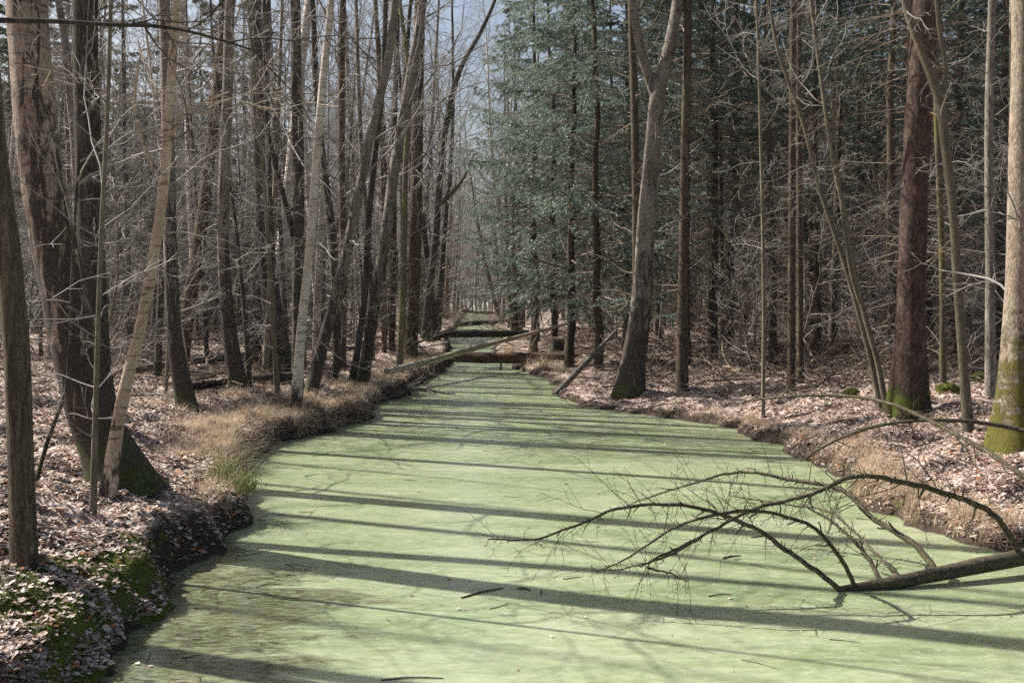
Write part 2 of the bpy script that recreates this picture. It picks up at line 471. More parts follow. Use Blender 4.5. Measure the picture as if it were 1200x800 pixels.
def ground_mat():
    s = NT('forest_floor')
    w = s.coord('Object')
    a = s.n('ShaderNodeTexVoronoi'); a.inputs['Scale'].default_value = 13.0; a.inputs['Randomness'].default_value = 1
    wv = s.n('ShaderNodeVectorMath', operation='MULTIPLY_ADD')
    nz = s.n('ShaderNodeTexNoise'); nz.inputs['Scale'].default_value = 9; s.l(w, nz.inputs['Vector'])
    s.l(nz.outputs['Color'], wv.inputs[0]); wv.inputs[1].default_value = (0.12, 0.12, 0.12); s.l(w, wv.inputs[2])
    s.l(wv.outputs[0], a.inputs['Vector'])
    sp = s.n('ShaderNodeSeparateColor'); s.l(a.outputs['Color'], sp.inputs[0])
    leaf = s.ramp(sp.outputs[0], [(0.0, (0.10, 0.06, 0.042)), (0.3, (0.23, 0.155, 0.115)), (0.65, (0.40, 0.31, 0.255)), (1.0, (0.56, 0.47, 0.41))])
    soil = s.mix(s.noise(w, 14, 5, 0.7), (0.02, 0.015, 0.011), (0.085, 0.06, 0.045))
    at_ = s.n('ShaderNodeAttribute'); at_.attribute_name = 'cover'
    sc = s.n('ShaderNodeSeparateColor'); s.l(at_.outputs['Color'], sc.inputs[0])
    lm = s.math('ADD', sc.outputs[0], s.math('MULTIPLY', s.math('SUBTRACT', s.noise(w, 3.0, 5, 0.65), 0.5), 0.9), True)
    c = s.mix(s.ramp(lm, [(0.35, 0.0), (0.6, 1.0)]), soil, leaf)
    mm = s.math('ADD', sc.outputs[1], s.math('MULTIPLY', s.math('SUBTRACT', s.noise(w, 7.0, 5, 0.65), 0.5), 0.9), True)
    mossc = s.mix(s.noise(w, 30, 4, 0.7), (0.03, 0.045, 0.008), (0.13, 0.15, 0.025))
    c = s.mix(s.ramp(mm, [(0.42, 0.0), (0.55, 1.0)]), c, mossc)
    s.color(c, 0.9, 0.15)
    h = s.math('ADD', s.math('MULTIPLY', a.outputs['Distance'], 1.0), s.noise(w, 25, 5, 0.7))
    s.bump(h, 0.8, 0.03)
    return s.m
M['ground'] = ground_mat()

def weed_mat():
    """duckweed skin on still water, worn open in places"""
    s = NT('duckweed_water')
    w = s.coord('Object')
    st = s.coord('Object', (0.35, 1.0, 1.0))
    big = s.noise(s.coord('Object', (0.28, 1.0, 1.0)), 1.1, 6, 0.66, 0.8)
    mid = s.noise(st, 4.0, 5, 0.65, 0.3)
    gran = s.noise(w, 160, 2, 0.6)
    c = s.ramp(big, [(0.3, (0.145, 0.20, 0.10)), (0.44, (0.24, 0.295, 0.162)), (0.58, (0.325, 0.365, 0.225)), (0.72, (0.40, 0.42, 0.295))])
    c = s.mix(s.ramp(mid, [(0.46, 0.0), (0.72, 0.65)]), c, (0.19, 0.215, 0.10))
    pat = s.noise(s.coord('Object', (0.5, 1.0, 1.0)), 14, 6, 0.7, 0.5)
    c = s.mix(s.ramp(pat, [(0.35, 0.55), (0.5, 0.0)]), c, (0.44, 0.46, 0.30))
    c = s.mix(s.ramp(pat, [(0.54, 0.0), (0.72, 0.6)]), c, (0.15, 0.185, 0.085))
    spk = s.noise(w, 48, 6, 0.85)
    c = s.mix(s.ramp(spk, [(0.57, 0.0), (0.68, 0.5)]), c, (0.10, 0.125, 0.055))
    c = s.mix(s.ramp(spk, [(0.33, 0.35), (0.43, 0.0)]), c, (0.46, 0.48, 0.30))
    c = s.mix(s.math('MULTIPLY', gran, 0.2), c, (0.16, 0.2, 0.09))
    # open, murky patches: mostly by the near bank
    at_ = s.n('ShaderNodeAttribute'); at_.attribute_name = 'open'
    hole = s.math('ADD', at_.outputs['Fac'], s.math('MULTIPLY', s.math('SUBTRACT', s.noise(st, 2.3, 6, 0.7, 0.6), 0.5), 1.3))
    hk = s.ramp(hole, [(0.50, 0.0), (0.66, 1.0)])
    veil = s.ramp(s.noise(st, 26, 6, 0.8, 0.4), [(0.36, 0.15), (0.58, 1.0)])
    hk = s.math('MULTIPLY', hk, veil)
    murk = s.ramp(s.noise(w, 1.5, 4, 0.6), [(0.35, (0.035, 0.032, 0.018)), (0.65, (0.10, 0.09, 0.05))])
    c = s.mix(hk, c, murk)
    s.l(c, s.b.inputs['Base Color'])
    rg = s.n('ShaderNodeMapRange'); s.l(hk, rg.inputs[0]); rg.inputs[3].default_value = 0.27; rg.inputs[4].default_value = 0.03
    s.l(rg.outputs[0], s.b.inputs['Roughness'])
    s.b.inputs['Specular IOR Level'].default_value = 0.75
    s.b.inputs['IOR'].default_value = 1.33
    s.b.inputs['Coat Weight'].default_value = 0.12
    s.b.inputs['Coat Roughness'].default_value = 0.16
    s.b.inputs['Coat IOR'].default_value = 1.33
    s.bump(s.math('ADD', s.math('MULTIPLY', gran, 0.6), s.noise(w, 25, 3, 0.6)), 0.10, 0.004)
    return s.m
M['weed'] = weed_mat()

# ------------------------------------------------------------------ ground and canal
def axis(lo, hi, fine_lo, fine_hi, step, grow_=1.13, cap=6.0):
    a = list(np.arange(fine_lo, fine_hi + 1e-6, step))
    st = step; x = fine_hi
    while x < hi:
        st = min(st * grow_, cap); x += st; a.append(x)
    st = step; x = fine_lo; b = []
    while x > lo:
        st = min(st * grow_, cap); x -= st; b.append(x)
    return np.array(b[::-1] + a)

def build_ground():
    xs = axis(-260, 260, -8.5, 8.5, 0.085)
    ys = axis(-40, 420, 4.5, 30, 0.085, 1.05)
    X, Y = np.meshgrid(xs, ys)
    Z = ground_z(X, Y)
    V = np.stack([X, Y, Z], -1).reshape(-1, 3)
    nx, ny = len(xs), len(ys)
    i = np.arange(ny - 1)[:, None] * nx; j = np.arange(nx - 1)[None]
    Q = np.stack([i + j, i + j + 1, i + nx + j + 1, i + nx + j], -1).reshape(-1, 4)
    mb = MB().add(V, Q)
    me = mb.mesh('ground', M['ground'])
    sl, sr = shore(X, Y)
    s_ = np.maximum(sl, sr)
    leaf = sstep(0.05, 0.3, s_) * 0.9
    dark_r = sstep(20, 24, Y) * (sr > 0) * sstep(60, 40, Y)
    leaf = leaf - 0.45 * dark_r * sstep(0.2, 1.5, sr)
    moss = np.zeros_like(X)
    near_l = (sl > 0) * sstep(10, 7.4, Y) * sstep(1.1, 0.15, sl)
    moss += (0.42 + 0.3 * (fbm(X * 1.7, Y * 1.7, 0, 31, 3) > 0.2)) * near_l
    moss += 0.25 * (sl > 0) * sstep(0.9, 0.2, sl) * sstep(30, 20, Y)
    moss += 0.38 * (sr > 0) * sstep(0.6, 0.1, sr) * sstep(45, 30, Y)
    moss -= 0.3 * sstep(0.06, 0.0, s_)
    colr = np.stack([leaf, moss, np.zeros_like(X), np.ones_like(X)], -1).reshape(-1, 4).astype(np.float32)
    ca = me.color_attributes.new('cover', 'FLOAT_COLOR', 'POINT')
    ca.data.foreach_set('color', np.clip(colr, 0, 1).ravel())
    o = link('ground', me)
    tag(o, 'leaf-strewn forest floor with low banks along the canal', 'ground', kind='structure')
    # canal water
    xs = np.arange(-7.5, 7.6, 0.25); ys = axis(-30, 330, 3, 40, 0.25, 1.06, 5)
    X, Y = np.meshgrid(xs, ys)
    C = np.interp(Y, [0, 30, 400], [0, 0, -12])
    l, r = edges(Y)
    X2 = X + C
    V = np.stack([X2, Y, 0 * X], -1).reshape(-1, 3)
    nx, ny = len(xs), len(ys)
    i = np.arange(ny - 1)[:, None] * nx; j = np.arange(nx - 1)[None]
    Q = np.stack([i + j, i + j + 1, i + nx + j + 1, i + nx + j], -1).reshape(-1, 4)
    me = MB().add(V, Q).mesh('canal_water', M['weed'])
    sl = X2 - l
    op = 0.72 * sstep(3.0, 0.2, sl) * sstep(10.4, 7.6, Y) + 0.5 * sstep(0.45, 0.0, sl) * sstep(16, 9, Y)
    op += 0.42 * sstep(0.9, 0.0, r - X2) * sstep(11.5, 9.5, Y)
    op += 0.12 * np.exp(-((X2 - 1.6) / 1.2) ** 2 - ((Y - 14.5) / 1.2) ** 2)
    op += 0.10 + 0.10 * fbm(X2 * 0.35, Y * 0.35, 0, 77, 2)
    at_ = me.attributes.new('open', 'FLOAT', 'POINT')
    at_.data.foreach_set('value', op.astype(np.float32).ravel())
    o = link('canal_water', me)
    tag(o, 'still canal covered with pale green duckweed', 'water', kind='structure')
build_ground()

# ------------------------------------------------------------------ tree parts
def rough_tube(P, R, k=18, amp=0.06, seed=0, flare=0.0, flare_h=0.5, fs=1.0):
    """one stem with lumps and, at the foot, root flare"""
    P = np.asarray(P, float); R = np.asarray(R, float)
    n = len(P)
    d = np.concatenate([[0], np.cumsum(np.linalg.norm(np.diff(P, axis=0), axis=1))])
    a = np.arange(k) / k * 2 * np.pi
    A, Dd = np.meshgrid(a, d)
    lump = noise3(np.cos(A) * 1.6 * fs, np.sin(A) * 1.6 * fs, Dd * 2.0, seed) * 0.6 + noise3(np.cos(A) * 3.5 * fs, np.sin(A) * 3.5 * fs, Dd * 5.0, seed + 5) * 0.4
    Rr = R[:, None] * (1 + amp * lump)
    if flare:
        lob = 1 + 0.55 * np.cos(A * 3 + seed) * 0.5 + 0.3 * np.cos(A * 5 + 2 * seed) * 0.5
        Rr = Rr * (1 + flare * np.exp(-Dd / flare_h) * lob)
    return P[None], Rr[None], k

def bare_crown(rng, TP, TR, mb, u_lo=0.35, limbs=22, dense=1.0, low=10, low_u=(0.06, 0.4), limb_len=0.34, low_len=(0.5, 1.9), fine=True, droop=0.0, kt=3, limb_r=0.32, limb_max=0.05):
    """limbs, branches and twigs on a stem"""
    tp, tr = TP[None], TR[None]
    H = np.linalg.norm(np.diff(TP, axis=0), axis=1).sum()
    LP, LR = grow(rng, tp, tr, limbs, u_lo, 0.97, (48, 12), lambda u, pl, r: (1.02 - u) * H * limb_len * r.uniform(0.6, 1.25, len(u)) + 0.8, 9, 0.15, 0.06, limb_r, 0.010, 0.16, rmax=limb_max)
    mb.tubes(LP, LR, 5)
    BP, BR = grow(rng, LP, LR, max(2, int(7 * dense)), 0.18, 0.97, (48, 14), (0.25, 0.55, 0.5), 6, 0.16, 0.04 - droop, 0.5, 0.006, 0.3)
    mb.tubes(BP, BR, 4)
    CP, CR = grow(rng, BP, BR, max(2, int(5 * dense)), 0.15, 1.0, (45, 15), (0.3, 0.6, 0.4), 4, 0.18, 0.02 - droop, 0.55, 0.0038, 0.4)
    mb.tubes(CP, CR, kt)
    if fine:
        DP, DR = grow(rng, CP, CR, 3, 0.2, 1.0, (42, 15), (0.35, 0.7, 0.3), 3, 0.2, 0.0 - droop, 0.6, 0.0028, 0.5)
        mb.tubes(DP, DR, 3)
    if low:
        low_twigs(rng, TP, TR, mb, low, low_u, low_len)

def low_twigs(rng, TP, TR, mb, cnt, uu, ln, ang=(78, 16), sub=5, grav=-0.01, k=4):
    LP, LR = grow(rng, TP[None], TR[None], cnt, uu[0], uu[1], ang, lambda u, pl, r: r.uniform(ln[0], ln[1], len(u)), 8, 0.16, grav, 0.2, 0.006, 0.25, rmax=0.022)
    mb.tubes(LP, LR, k)
    BP, BR = grow(rng, LP, LR, sub, 0.15, 1.0, (50, 16), (0.25, 0.55, 0.45), 5, 0.18, 0.0, 0.55, 0.0042, 0.4)
    mb.tubes(BP, BR, 3)
    CP, CR = grow(rng, BP, BR, 3, 0.2, 1.0, (45, 16), (0.3, 0.6, 0.3), 3, 0.18, 0.0, 0.6, 0.0034, 0.5)
    mb.tubes(CP, CR, 3)

def needle_quads(rng, P, per, ln, wd, spread=50):
    """flat slips of needles along a batch of twigs"""
    M_, n, _ = P.shape
    idx = np.repeat(np.arange(M_), per)
    u = rng.random(len(idx)) ** 0.8
    f = u * (n - 1); i0 = np.clip(f.astype(int), 0, n - 2); fr = (f - i0)[:, None]
    p = P[idx, i0] * (1 - fr) + P[idx, i0 + 1] * fr
    T = P[idx, i0 + 1] - P[idx, i0]; T /= np.linalg.norm(T, axis=1, keepdims=True) + 1e-9
    side = np.cross(T, [0, 0, 1.0]); side /= np.linalg.norm(side, axis=1, keepdims=True) + 1e-9
    a = np.radians(rng.uniform(-spread, spread, len(idx)))[:, None]
    D = np.cos(a) * T + np.sin(a) * side + rng.normal(size=T.shape) * 0.16
    D[:, 2] -= 0.12
    D /= np.linalg.norm(D, axis=1, keepdims=True)
    up = rng.normal(size=T.shape) * 0.5 + np.array([0, 0, 1.0])
    W = np.cross(D, up); W /= np.linalg.norm(W, axis=1, keepdims=True) + 1e-9
    l = rng.uniform(ln[0], ln[1], len(idx))[:, None]; w = rng.uniform(wd[0], wd[1], len(idx))[:, None]
    V = np.stack([p - W * w * 0.3, p + D * l * 0.5 - W * w, p + D * l, p + D * l * 0.5 + W * w], 1)
    Q = np.arange(len(idx) * 4).reshape(-1, 4)
    return V.reshape(-1, 3), Q

def spruce_parts(rng, H, r, live0, dead0=0.04, spread=2.8, whorl=0.42, per_whorl=6, blets=20, needles=10, mat='needle', dead_len=1.6, twig_sub=4, droop=0.05, trunkmat='spruce', nl=(0.07, 0.14), nw=(0.012, 0.022), dead_cnt=1.0, keep=1.0):
    """meshes: trunk, dead branches, green crown of a spruce whose green starts at fraction live0"""
    n = 34
    z = np.linspace(-0.2, H, n)
    TP = np.stack([0.05 * np.cumsum(rng.normal(size=n)) * 0.4, 0.05 * np.cumsum(rng.normal(size=n)) * 0.4, z], -1)
    TR = r * (1 - np.linspace(0, 1, n) * 0.93) + 0.004
    P, R, k = rough_tube(TP, TR, 12, 0.05, int(rng.integers(99)), 0.5, 0.35)
    tm = MB().tubes(P, R, k).mesh('trunk', M[trunkmat])
    dm = MB()
    if live0 > dead0 + 0.02:
        cnt = int(H * (live0 - dead0) / 0.16 * dead_cnt)
        LP, LR = grow(rng, TP[None], TR[None], cnt, dead0, live0 + 0.1, (92, 10), lambda u, pl, q: q.uniform(0.4, dead_len, len(u)), 7, 0.08, -0.035, 0.12, 0.006, 0.3, rmax=0.016)
        dm.tubes(LP, LR, 4)
        BP, BR = grow(rng, LP, LR, twig_sub, 0.15, 1.0, (55, 15), (0.2, 0.5, 0.4), 4, 0.15, -0.03, 0.6, 0.005, 0.4)
        dm.tubes(BP, BR, 3)
        CP, CR = grow(rng, BP, BR, 2, 0.2, 1.0, (50, 15), (0.3, 0.6, 0.3), 3, 0.15, -0.03, 0.6, 0.003, 0.5)
        dm.tubes(CP, CR, 3)
    cm = MB()
    cnt = int(H * (1 - live0) / whorl * per_whorl)
    def ll(u, pl, q):
        t = (u - live0) / (1 - live0)
        return (spread * (1.0 - t) ** 0.75 * np.minimum(1, 0.7 + 1.2 * t) + 0.25) * q.uniform(0.65, 1.15, len(u))
    LP, LR = grow(rng, TP[None], TR[None], cnt, live0, 0.995, (86, 10), ll, 9, 0.05, -0.055, 0.25, 0.005, 0.2, rmax=0.03, keep=keep)
    # tips lift again
    LP[:, 5:, 2] += (np.arange(4)[None] ** 2) * 0.012 * np.linalg.norm(LP[:, -1] - LP[:, 0], axis=1)[:, None]
    cm.tubes(LP, LR, 4, mat=1)
    side = []
    BP, BR = grow(rng, LP, LR, blets, 0.2, 1.0, (55, 12), (0.12, 0.34, 0.55), 5, 0.07, -droop, 0.5, 0.003, 0.4)
    # keep sprays flattish
    dz = BP[:, :, 2] - BP[:, :1, 2]
    BP[:, :, 2] = BP[:, :1, 2] + np.minimum(dz * 0.35, 0.02) - (0.10 + droop) * np.linalg.norm(BP - BP[:, :1], axis=2) ** 1.3 * 1.6
    cm.tubes(BP, BR, 3, mat=1)
    V, Q = needle_quads(rng, BP, needles, nl, nw)
    cm.add(V, Q)
    V, Q = needle_quads(rng, LP[:, 3:], needles * 2, nl, nw)
    cm.add(V, Q)
    return tm, (dm.mesh('dead_branch', M['twig_dead']) if dm.n else None), cm.mesh('crown', [M[mat], M['twig_dead']], smooth=False)

def place(name, parts, loc, rz=0.0, sc=1.0, lean=(0, 0), label=None, cat='tree', group=None):
    e = link(name, None)
    e.location = loc; e.rotation_euler = (lean[0], lean[1], rz); e.scale = (sc, sc, sc)
    for nm, me in parts:
        if me is not None:
            link(nm, me, e)
    tag(e, label, cat, group)
    return e

# ------------------------------------------------------------------ trees measured one by one
def hero(label, mat, path, widths, H=17, name='bare_tree', k=18, flare=0.45, amp=0.06, crown=True, u_lo=0.5, low=10, low_len=(0.5, 1.8), dense=0.5, limbs=11, fine=False, seed=0, depth=None, droop=0.0, lean_y=0.0, twigmat='twig', flare_h=0.45, low_u=(0.08, 0.45), extra=None, sway=0.0):
    rng = np.random.default_rng(seed + 100)
    base = hit(*path[0])
    D = base[1] if depth is None else depth
    pts = np.array([at(px, py, D) for px, py in path])
    if depth is not None:
        pts[0, 2] = float(ground_z(pts[0, 0], D))
    rad = np.array(widths) * 0.5 / F * D * (0.94 if max(widths) > 26 else 0.82)
    # carry on above the frame
    top = pts[-1]; dirv = pts[-1] - pts[-2]; dirv /= np.linalg.norm(dirv)
    pts = list(pts); rad = list(rad)
    z = top[2]; p = top.copy(); r0 = rad[-1]; z0 = z
    while z < H:
        dirv = dirv * 0.9 + np.array([0, 0, 0.25]) + rng.normal(size=3) * 0.05
        dirv /= np.linalg.norm(dirv)
        p = p + dirv * 1.3; z = p[2]
        pts.append(p.copy()); rad.append(max(0.012, r0 * (1 - 0.92 * (z - z0) / max(H - z0, 1))))
    pts = np.array(pts); rad = np.array(rad)
    o = pts[0].copy()
    pts = np.concatenate([[pts[0] - (pts[1] - pts[0]) / np.linalg.norm(pts[1] - pts[0]) * 0.25], pts])
    rad = np.concatenate([[rad[0]], rad])
    pts = pts - o
    h = np.clip(pts[:, 2], 0, 30)
    pts[:, 1] += lean_y * h + sway * np.sin(h * 0.7 + seed)
    L = np.linalg.norm(np.diff(pts, axis=0), axis=1).sum()
    n = int(min(130, max(24, L / 0.13)))
    PR = resample(np.concatenate([pts, rad[:, None]], 1), n)
    TP, TR = PR[:, :3], np.maximum(PR[:, 3], 0.008)
    # the photographed width at the foot already holds the flare
    d = np.concatenate([[0], np.cumsum(np.linalg.norm(np.diff(TP, axis=0), axis=1))])
    P, R, kk = rough_tube(TP, TR, k, amp, seed, flare, flare_h)
    e = link(name, None); e.location = o
    tag(e, label, 'tree')
    link('trunk', MB().tubes(P, R, kk).mesh('trunk', M[mat]), e)
    if extra:
        for ex in extra:      # forks and side branches, measured too
            ep = np.array([at(px, py, D + (dy if len(ex) > 3 else 0)) for px, py in ex[0] for dy in ([ex[3]] if len(ex) > 3 else [0])]) - o
            er = np.array(ex[1]) * 0.5 / F * D
            q = resample(np.concatenate([ep, er[:, None]], 1), 26)
            P2, R2, k2 = rough_tube(q[:, :3], q[:, 3], 10, amp, seed + 3)
            mb = MB().tubes(P2, R2, k2)
            if len(ex) > 2 and ex[2]:
                low_twigs(rng, q[:, :3], q[:, 3] * 2, mb, ex[2], (0.2, 1.0), (0.4, 1.3), (50, 15))
            link('branch', mb.mesh('branch', M[ex[4] if len(ex) > 4 else mat]), e)
    if crown:
        mb = MB()
        bare_crown(rng, TP, TR, mb, u_lo, limbs, dense, low, low_u, 0.25, low_len, fine=fine, droop=droop, limb_r=0.24, limb_max=0.028)
        link('crown', mb.mesh('crown', M[twigmat]), e)
    return e

HERO_XY = []
def H_(*a, **k):
    e = hero(*a, **k)
    HERO_XY.append((e.location[0], e.location[1]))
    return e

H_('slim ridged brown trunk standing alone on the leafy bank, cut by the picture edge', 'ridged',
   [(28, 664), (24, 530), (19, 400), (8, 280), (-3, 200), (-15, 60), (-20, 0)], [30, 30, 31, 29, 28, 26, 25], 15, seed=1, flare=0.25, low=0, k=22, amp=0.04,
   extra=[([(-18, 24), (60, 25), (125, 29), (200, 33), (262, 48), (305, 62)], [7, 6, 5, 4, 3, 2], 7, 0, 'dark')])
H_('thick rugged birch with black fissured bark and mossy foot', 'birch_rugged',
   [(140, 560), (114, 500), (86, 400), (66, 300), (48, 200), (38, 100), (32, 0)], [66, 58, 58, 54, 52, 50, 48], 19, name='birch_tree', seed=2, flare=0.55, flare_h=0.3, amp=0.11, k=28, low=6)
H_('slender dark sapling in front of the thick rugged birch', 'smooth',
   [(109, 600), (112, 480), (120, 250), (126, 130), (130, 0)], [10, 8, 7, 6, 6], 8, name='sapling', seed=3, flare=0.2, low=12, u_lo=0.3, limbs=8, dense=0.5, k=10)
H_('thin leaning sapling beside the ridged brown trunk', 'dark',
   [(42, 566), (58, 510), (75, 465), (82, 400), (84, 330)], [6, 6, 5, 4, 4], 5, name='sapling', seed=4, flare=0.1, low=5, u_lo=0.4, limbs=5, dense=0.4, k=8)
H_('slim curved tan birch growing at the foot of the thick rugged birch', 'birch_tan',
   [(127, 582), (134, 524), (150, 440), (163, 390), (180, 300), (192, 220), (198, 130), (203, 60), (207, 0)], [24, 19, 17, 16, 15, 14, 13, 12, 11], 15, name='birch_tree', seed=5, flare=0.25, low=16, low_u=(0.1, 0.55), k=18,
   extra=[([(196, 170), (212, 140), (230, 125), (268, 108)], [5, 4, 3, 2], 5), ([(192, 215), (175, 185), (158, 120), (165, 60)], [6, 5, 4, 2], 4)])
H_('straight grey-brown trunk rising behind the thick rugged birch', 'dark',
   [(118, 500), (112, 400), (104, 200), (100, 0)], [36, 33, 32, 30], 18, seed=6, low=6)
H_('dark trunk with mossy flared foot at the edge of the dry grass', 'birch_grey',
   [(220, 478), (208, 420), (200, 300), (198, 200), (194, 60), (192, 0)], [24, 22, 19, 18, 16, 15], 16, seed=7, flare=0.6)
H_('scaly dark birch beyond a fallen dark bough, pale patches on its bark', 'birch_grey',
   [(279, 456), (269, 390), (262, 300), (263, 200), (267, 100), (270, 0)], [24, 20, 17, 16, 15, 14], 17, name='birch_tree', seed=8, flare=0.5)
H_('thin dark stem forking close beside the scaly dark birch', 'dark',
   [(292, 452), (288, 380), (280, 300), (272, 230), (262, 150), (250, 60)], [8, 7, 6, 6, 5, 4], 12, seed=9, flare=0.3, k=10)
H_('broad black trunk with mossy flaring foot', 'dark',
   [(333, 446), (320, 370), (311, 280), (306, 200), (302, 100), (298, 0)], [28, 25, 21, 19, 18, 17], 18, seed=10, flare=0.5)
H_('tall straight dark trunk between the black trunk and the white birch', 'dark',
   [(349, 452), (349, 350), (350, 200), (347, 80), (346, 0)], [16, 16, 16, 15, 14], 19, seed=11, flare=0.3,
   extra=[([(349, 300), (337, 250), (322, 190), (308, 130), (300, 70)], [8, 7, 6, 5, 4], 4)])
H_('slender white birch at the bank, brightest of the birches', 'birch',
   [(347, 480), (352, 400), (362, 300), (370, 200), (378, 100), (388, 0)], [16, 14, 12, 12, 11, 10], 17, name='birch_tree', u_lo=0.22, limbs=17, dense=0.7, fine=True, seed=12, flare=0.3, low=10, droop=0.03)
H_('grey birch leaning strongly over towards the water', 'birch_grey',
   [(364, 462), (378, 405), (402, 315), (420, 230), (436, 150), (455, 70), (463, 0)], [18, 17, 16, 14, 13, 12, 11], 17, name='birch_tree', u_lo=0.22, limbs=17, dense=0.7, fine=True, seed=13, flare=0.25)
H_('crooked black stem behind the leaning grey birch', 'dark',
   [(394, 447), (394, 380), (391, 290), (380, 200), (372, 120), (366, 0)], [9, 10, 11, 10, 9, 8], 16, u_lo=0.22, limbs=17, dense=0.7, fine=True, seed=14, flare=0.2)
H_('slim upright brown trunk behind the leaning birches', 'brown',
   [(401, 432), (402, 300), (400, 150), (402, 0)], [11, 11, 10, 9], 17, u_lo=0.22, limbs=17, dense=0.7, fine=True, seed=15, flare=0.2)
H_('grey mottled trunk leaning from the bank edge near the stranded branch', 'birch_grey',
   [(425, 450), (437, 370), (450, 290), (462, 200), (479, 100), (496, 0)], [16, 16, 16, 15, 14, 12], 18, u_lo=0.22, limbs=17, dense=0.7, fine=True, seed=16, flare=0.3, low=10)
H_('black slanting stem crossing the foot of the grey mottled trunk', 'dark',
   [(412, 451), (420, 405), (428, 340), (432, 260), (440, 180), (449, 90), (452, 0)], [11, 9, 9, 9, 8, 8, 7], 15, seed=17, flare=0.3, k=12)
H_('pale mossy slim trunk rising beside the long leaning pole', 'mossgreen',
   [(468, 432), (471, 360), (474, 290), (475, 200), (480, 100), (468, 0)], [10, 8, 8, 8, 7, 6], 15, u_lo=0.22, limbs=17, dense=0.7, fine=True, seed=18, flare=0.3, low=10)
H_('smooth orange-brown trunk, stoutest near the fallen logs', 'brown',
   [(481, 418), (485, 330), (488, 220), (490, 100), (492, 0)], [19, 18, 17, 16, 15], 19, u_lo=0.22, limbs=17, dense=0.7, fine=True, seed=19, flare=0.25)
H_('narrow brown trunk set back behind the mottled leaning trunk', 'brown',
   [(459, 410), (461, 300), (462, 150), (466, 0)], [9, 9, 8, 7], 18, u_lo=0.22, limbs=17, dense=0.7, fine=True, seed=20, flare=0.2)
H_('thin brown trunk close against the narrow brown trunk', 'brown',
   [(450, 412), (450, 300), (447, 150), (440, 0)], [8, 7, 7, 6], 18, u_lo=0.22, limbs=17, dense=0.7, fine=True, seed=21, flare=0.2)
H_('dark trunk with a yellow mossy bough reaching over the water', 'dark',
   [(498, 396), (503, 340), (510, 280), (514, 220), (524, 140), (540, 80), (562, 40), (580, 0)], [14, 12, 11, 10, 9, 7, 6, 5], 16, u_lo=0.22, limbs=17, dense=0.7, fine=True, seed=22, flare=0.3, low=9,
   extra=[([(513, 243), (528, 228), (538, 217), (545, 205), (556, 180)], [5, 5, 4, 3, 2], 5, 0, 'mossgreen')])
H_('pale thin trunk standing behind the black slanting stem', 'birch_grey',
   [(436, 420), (433, 300), (425, 200), (420, 100), (417, 0)], [8, 7, 7, 6, 5], 17, u_lo=0.22, limbs=17, dense=0.7, fine=True, seed=23, flare=0.2)

# spruce-side bank
H_('rugged forked birch with mossy foot standing by the dark inlet', 'birch_grey',
   [(737, 463), (743, 420), (752, 350), (758, 250), (766, 165), (771, 110), (786, 50), (794, 0)], [36, 30, 25, 22, 20, 19, 15, 13], 17, name='birch_tree', seed=31, flare=0.35, amp=0.1, k=24, low=6,
   extra=[([(769, 118), (752, 62), (744, 20), (738, -40), (735, -120)], [12, 11, 10, 9, 8], 6)])
H_('straight slim trunk touching the forked birch, lit along one side', 'spruce',
   [(747, 452), (746, 300), (744, 150), (740, 0)], [12, 12, 11, 10], 18, name='spruce_tree', seed=32, flare=0.2, low=24, low_u=(0.1, 0.6), twigmat='twig_dead')
H_('dark upright spruce trunk with an orange-lit edge behind the inlet', 'spruce',
   [(799, 458), (801, 300), (803, 150), (806, 0)], [17, 14, 12, 11], 19, name='spruce_tree', seed=33, flare=0.35, low=30, low_u=(0.1, 0.6), twigmat='twig_dead')
H_('slender pale sapling with side twigs in front of the dark spruces', 'smooth',
   [(894, 462), (895, 380), (894, 280), (891, 150), (888, 40), (886, 0)], [6, 5.5, 5, 4.5, 4, 4], 9, name='sapling', seed=34, flare=0.15, low=16, u_lo=0.5, limbs=8, low_u=(0.25, 0.8), low_len=(0.6, 1.6), k=10, depth=18.4)
H_('slim spruce trunk, first of a close pair behind the leafy bank', 'spruce',
   [(927, 462), (928, 250), (930, 0)], [11, 10, 9], 18, name='spruce_tree', seed=35, flare=0.25, low=26, low_u=(0.05, 0.6), twigmat='twig_dead', depth=20.5)
H_('slim spruce trunk, second of a close pair, nearer the red-barked trunk', 'spruce',
   [(938, 462), (937, 250), (936, 0)], [10, 9, 8], 18, name='spruce_tree', seed=36, flare=0.25, low=26, low_u=(0.05, 0.6), twigmat='twig_dead', depth=21.3)
H_('massive red-barked spruce trunk with moss round its foot', 'red',
   [(1067, 487), (1067, 400), (1069, 300), (1073, 200), (1080, 80), (1086, 0)], [42, 36, 34, 33, 33, 33], 21, name='spruce_tree', seed=37, flare=0.35, low=12, low_u=(0.1, 0.5), k=24, twigmat='twig_dead',
   extra=[([(1042, 490), (1050, 430), (1056, 350), (1059, 250), (1066, 120), (1068, 0)], [15, 12, 11, 10, 9, 8], 6, 0.25)])
H_('curved smooth stem sweeping away from the red-barked trunk', 'smooth',
   [(1033, 478), (1020, 420), (1006, 365), (985, 295), (962, 225), (940, 140), (912, 60), (900, 0)], [9, 8, 8, 7, 7, 6, 5, 4], 9, name='young_beech', seed=38, flare=0.2, low=14, low_u=(0.35, 0.95), low_len=(0.6, 1.7), u_lo=0.5, limbs=10, k=12)
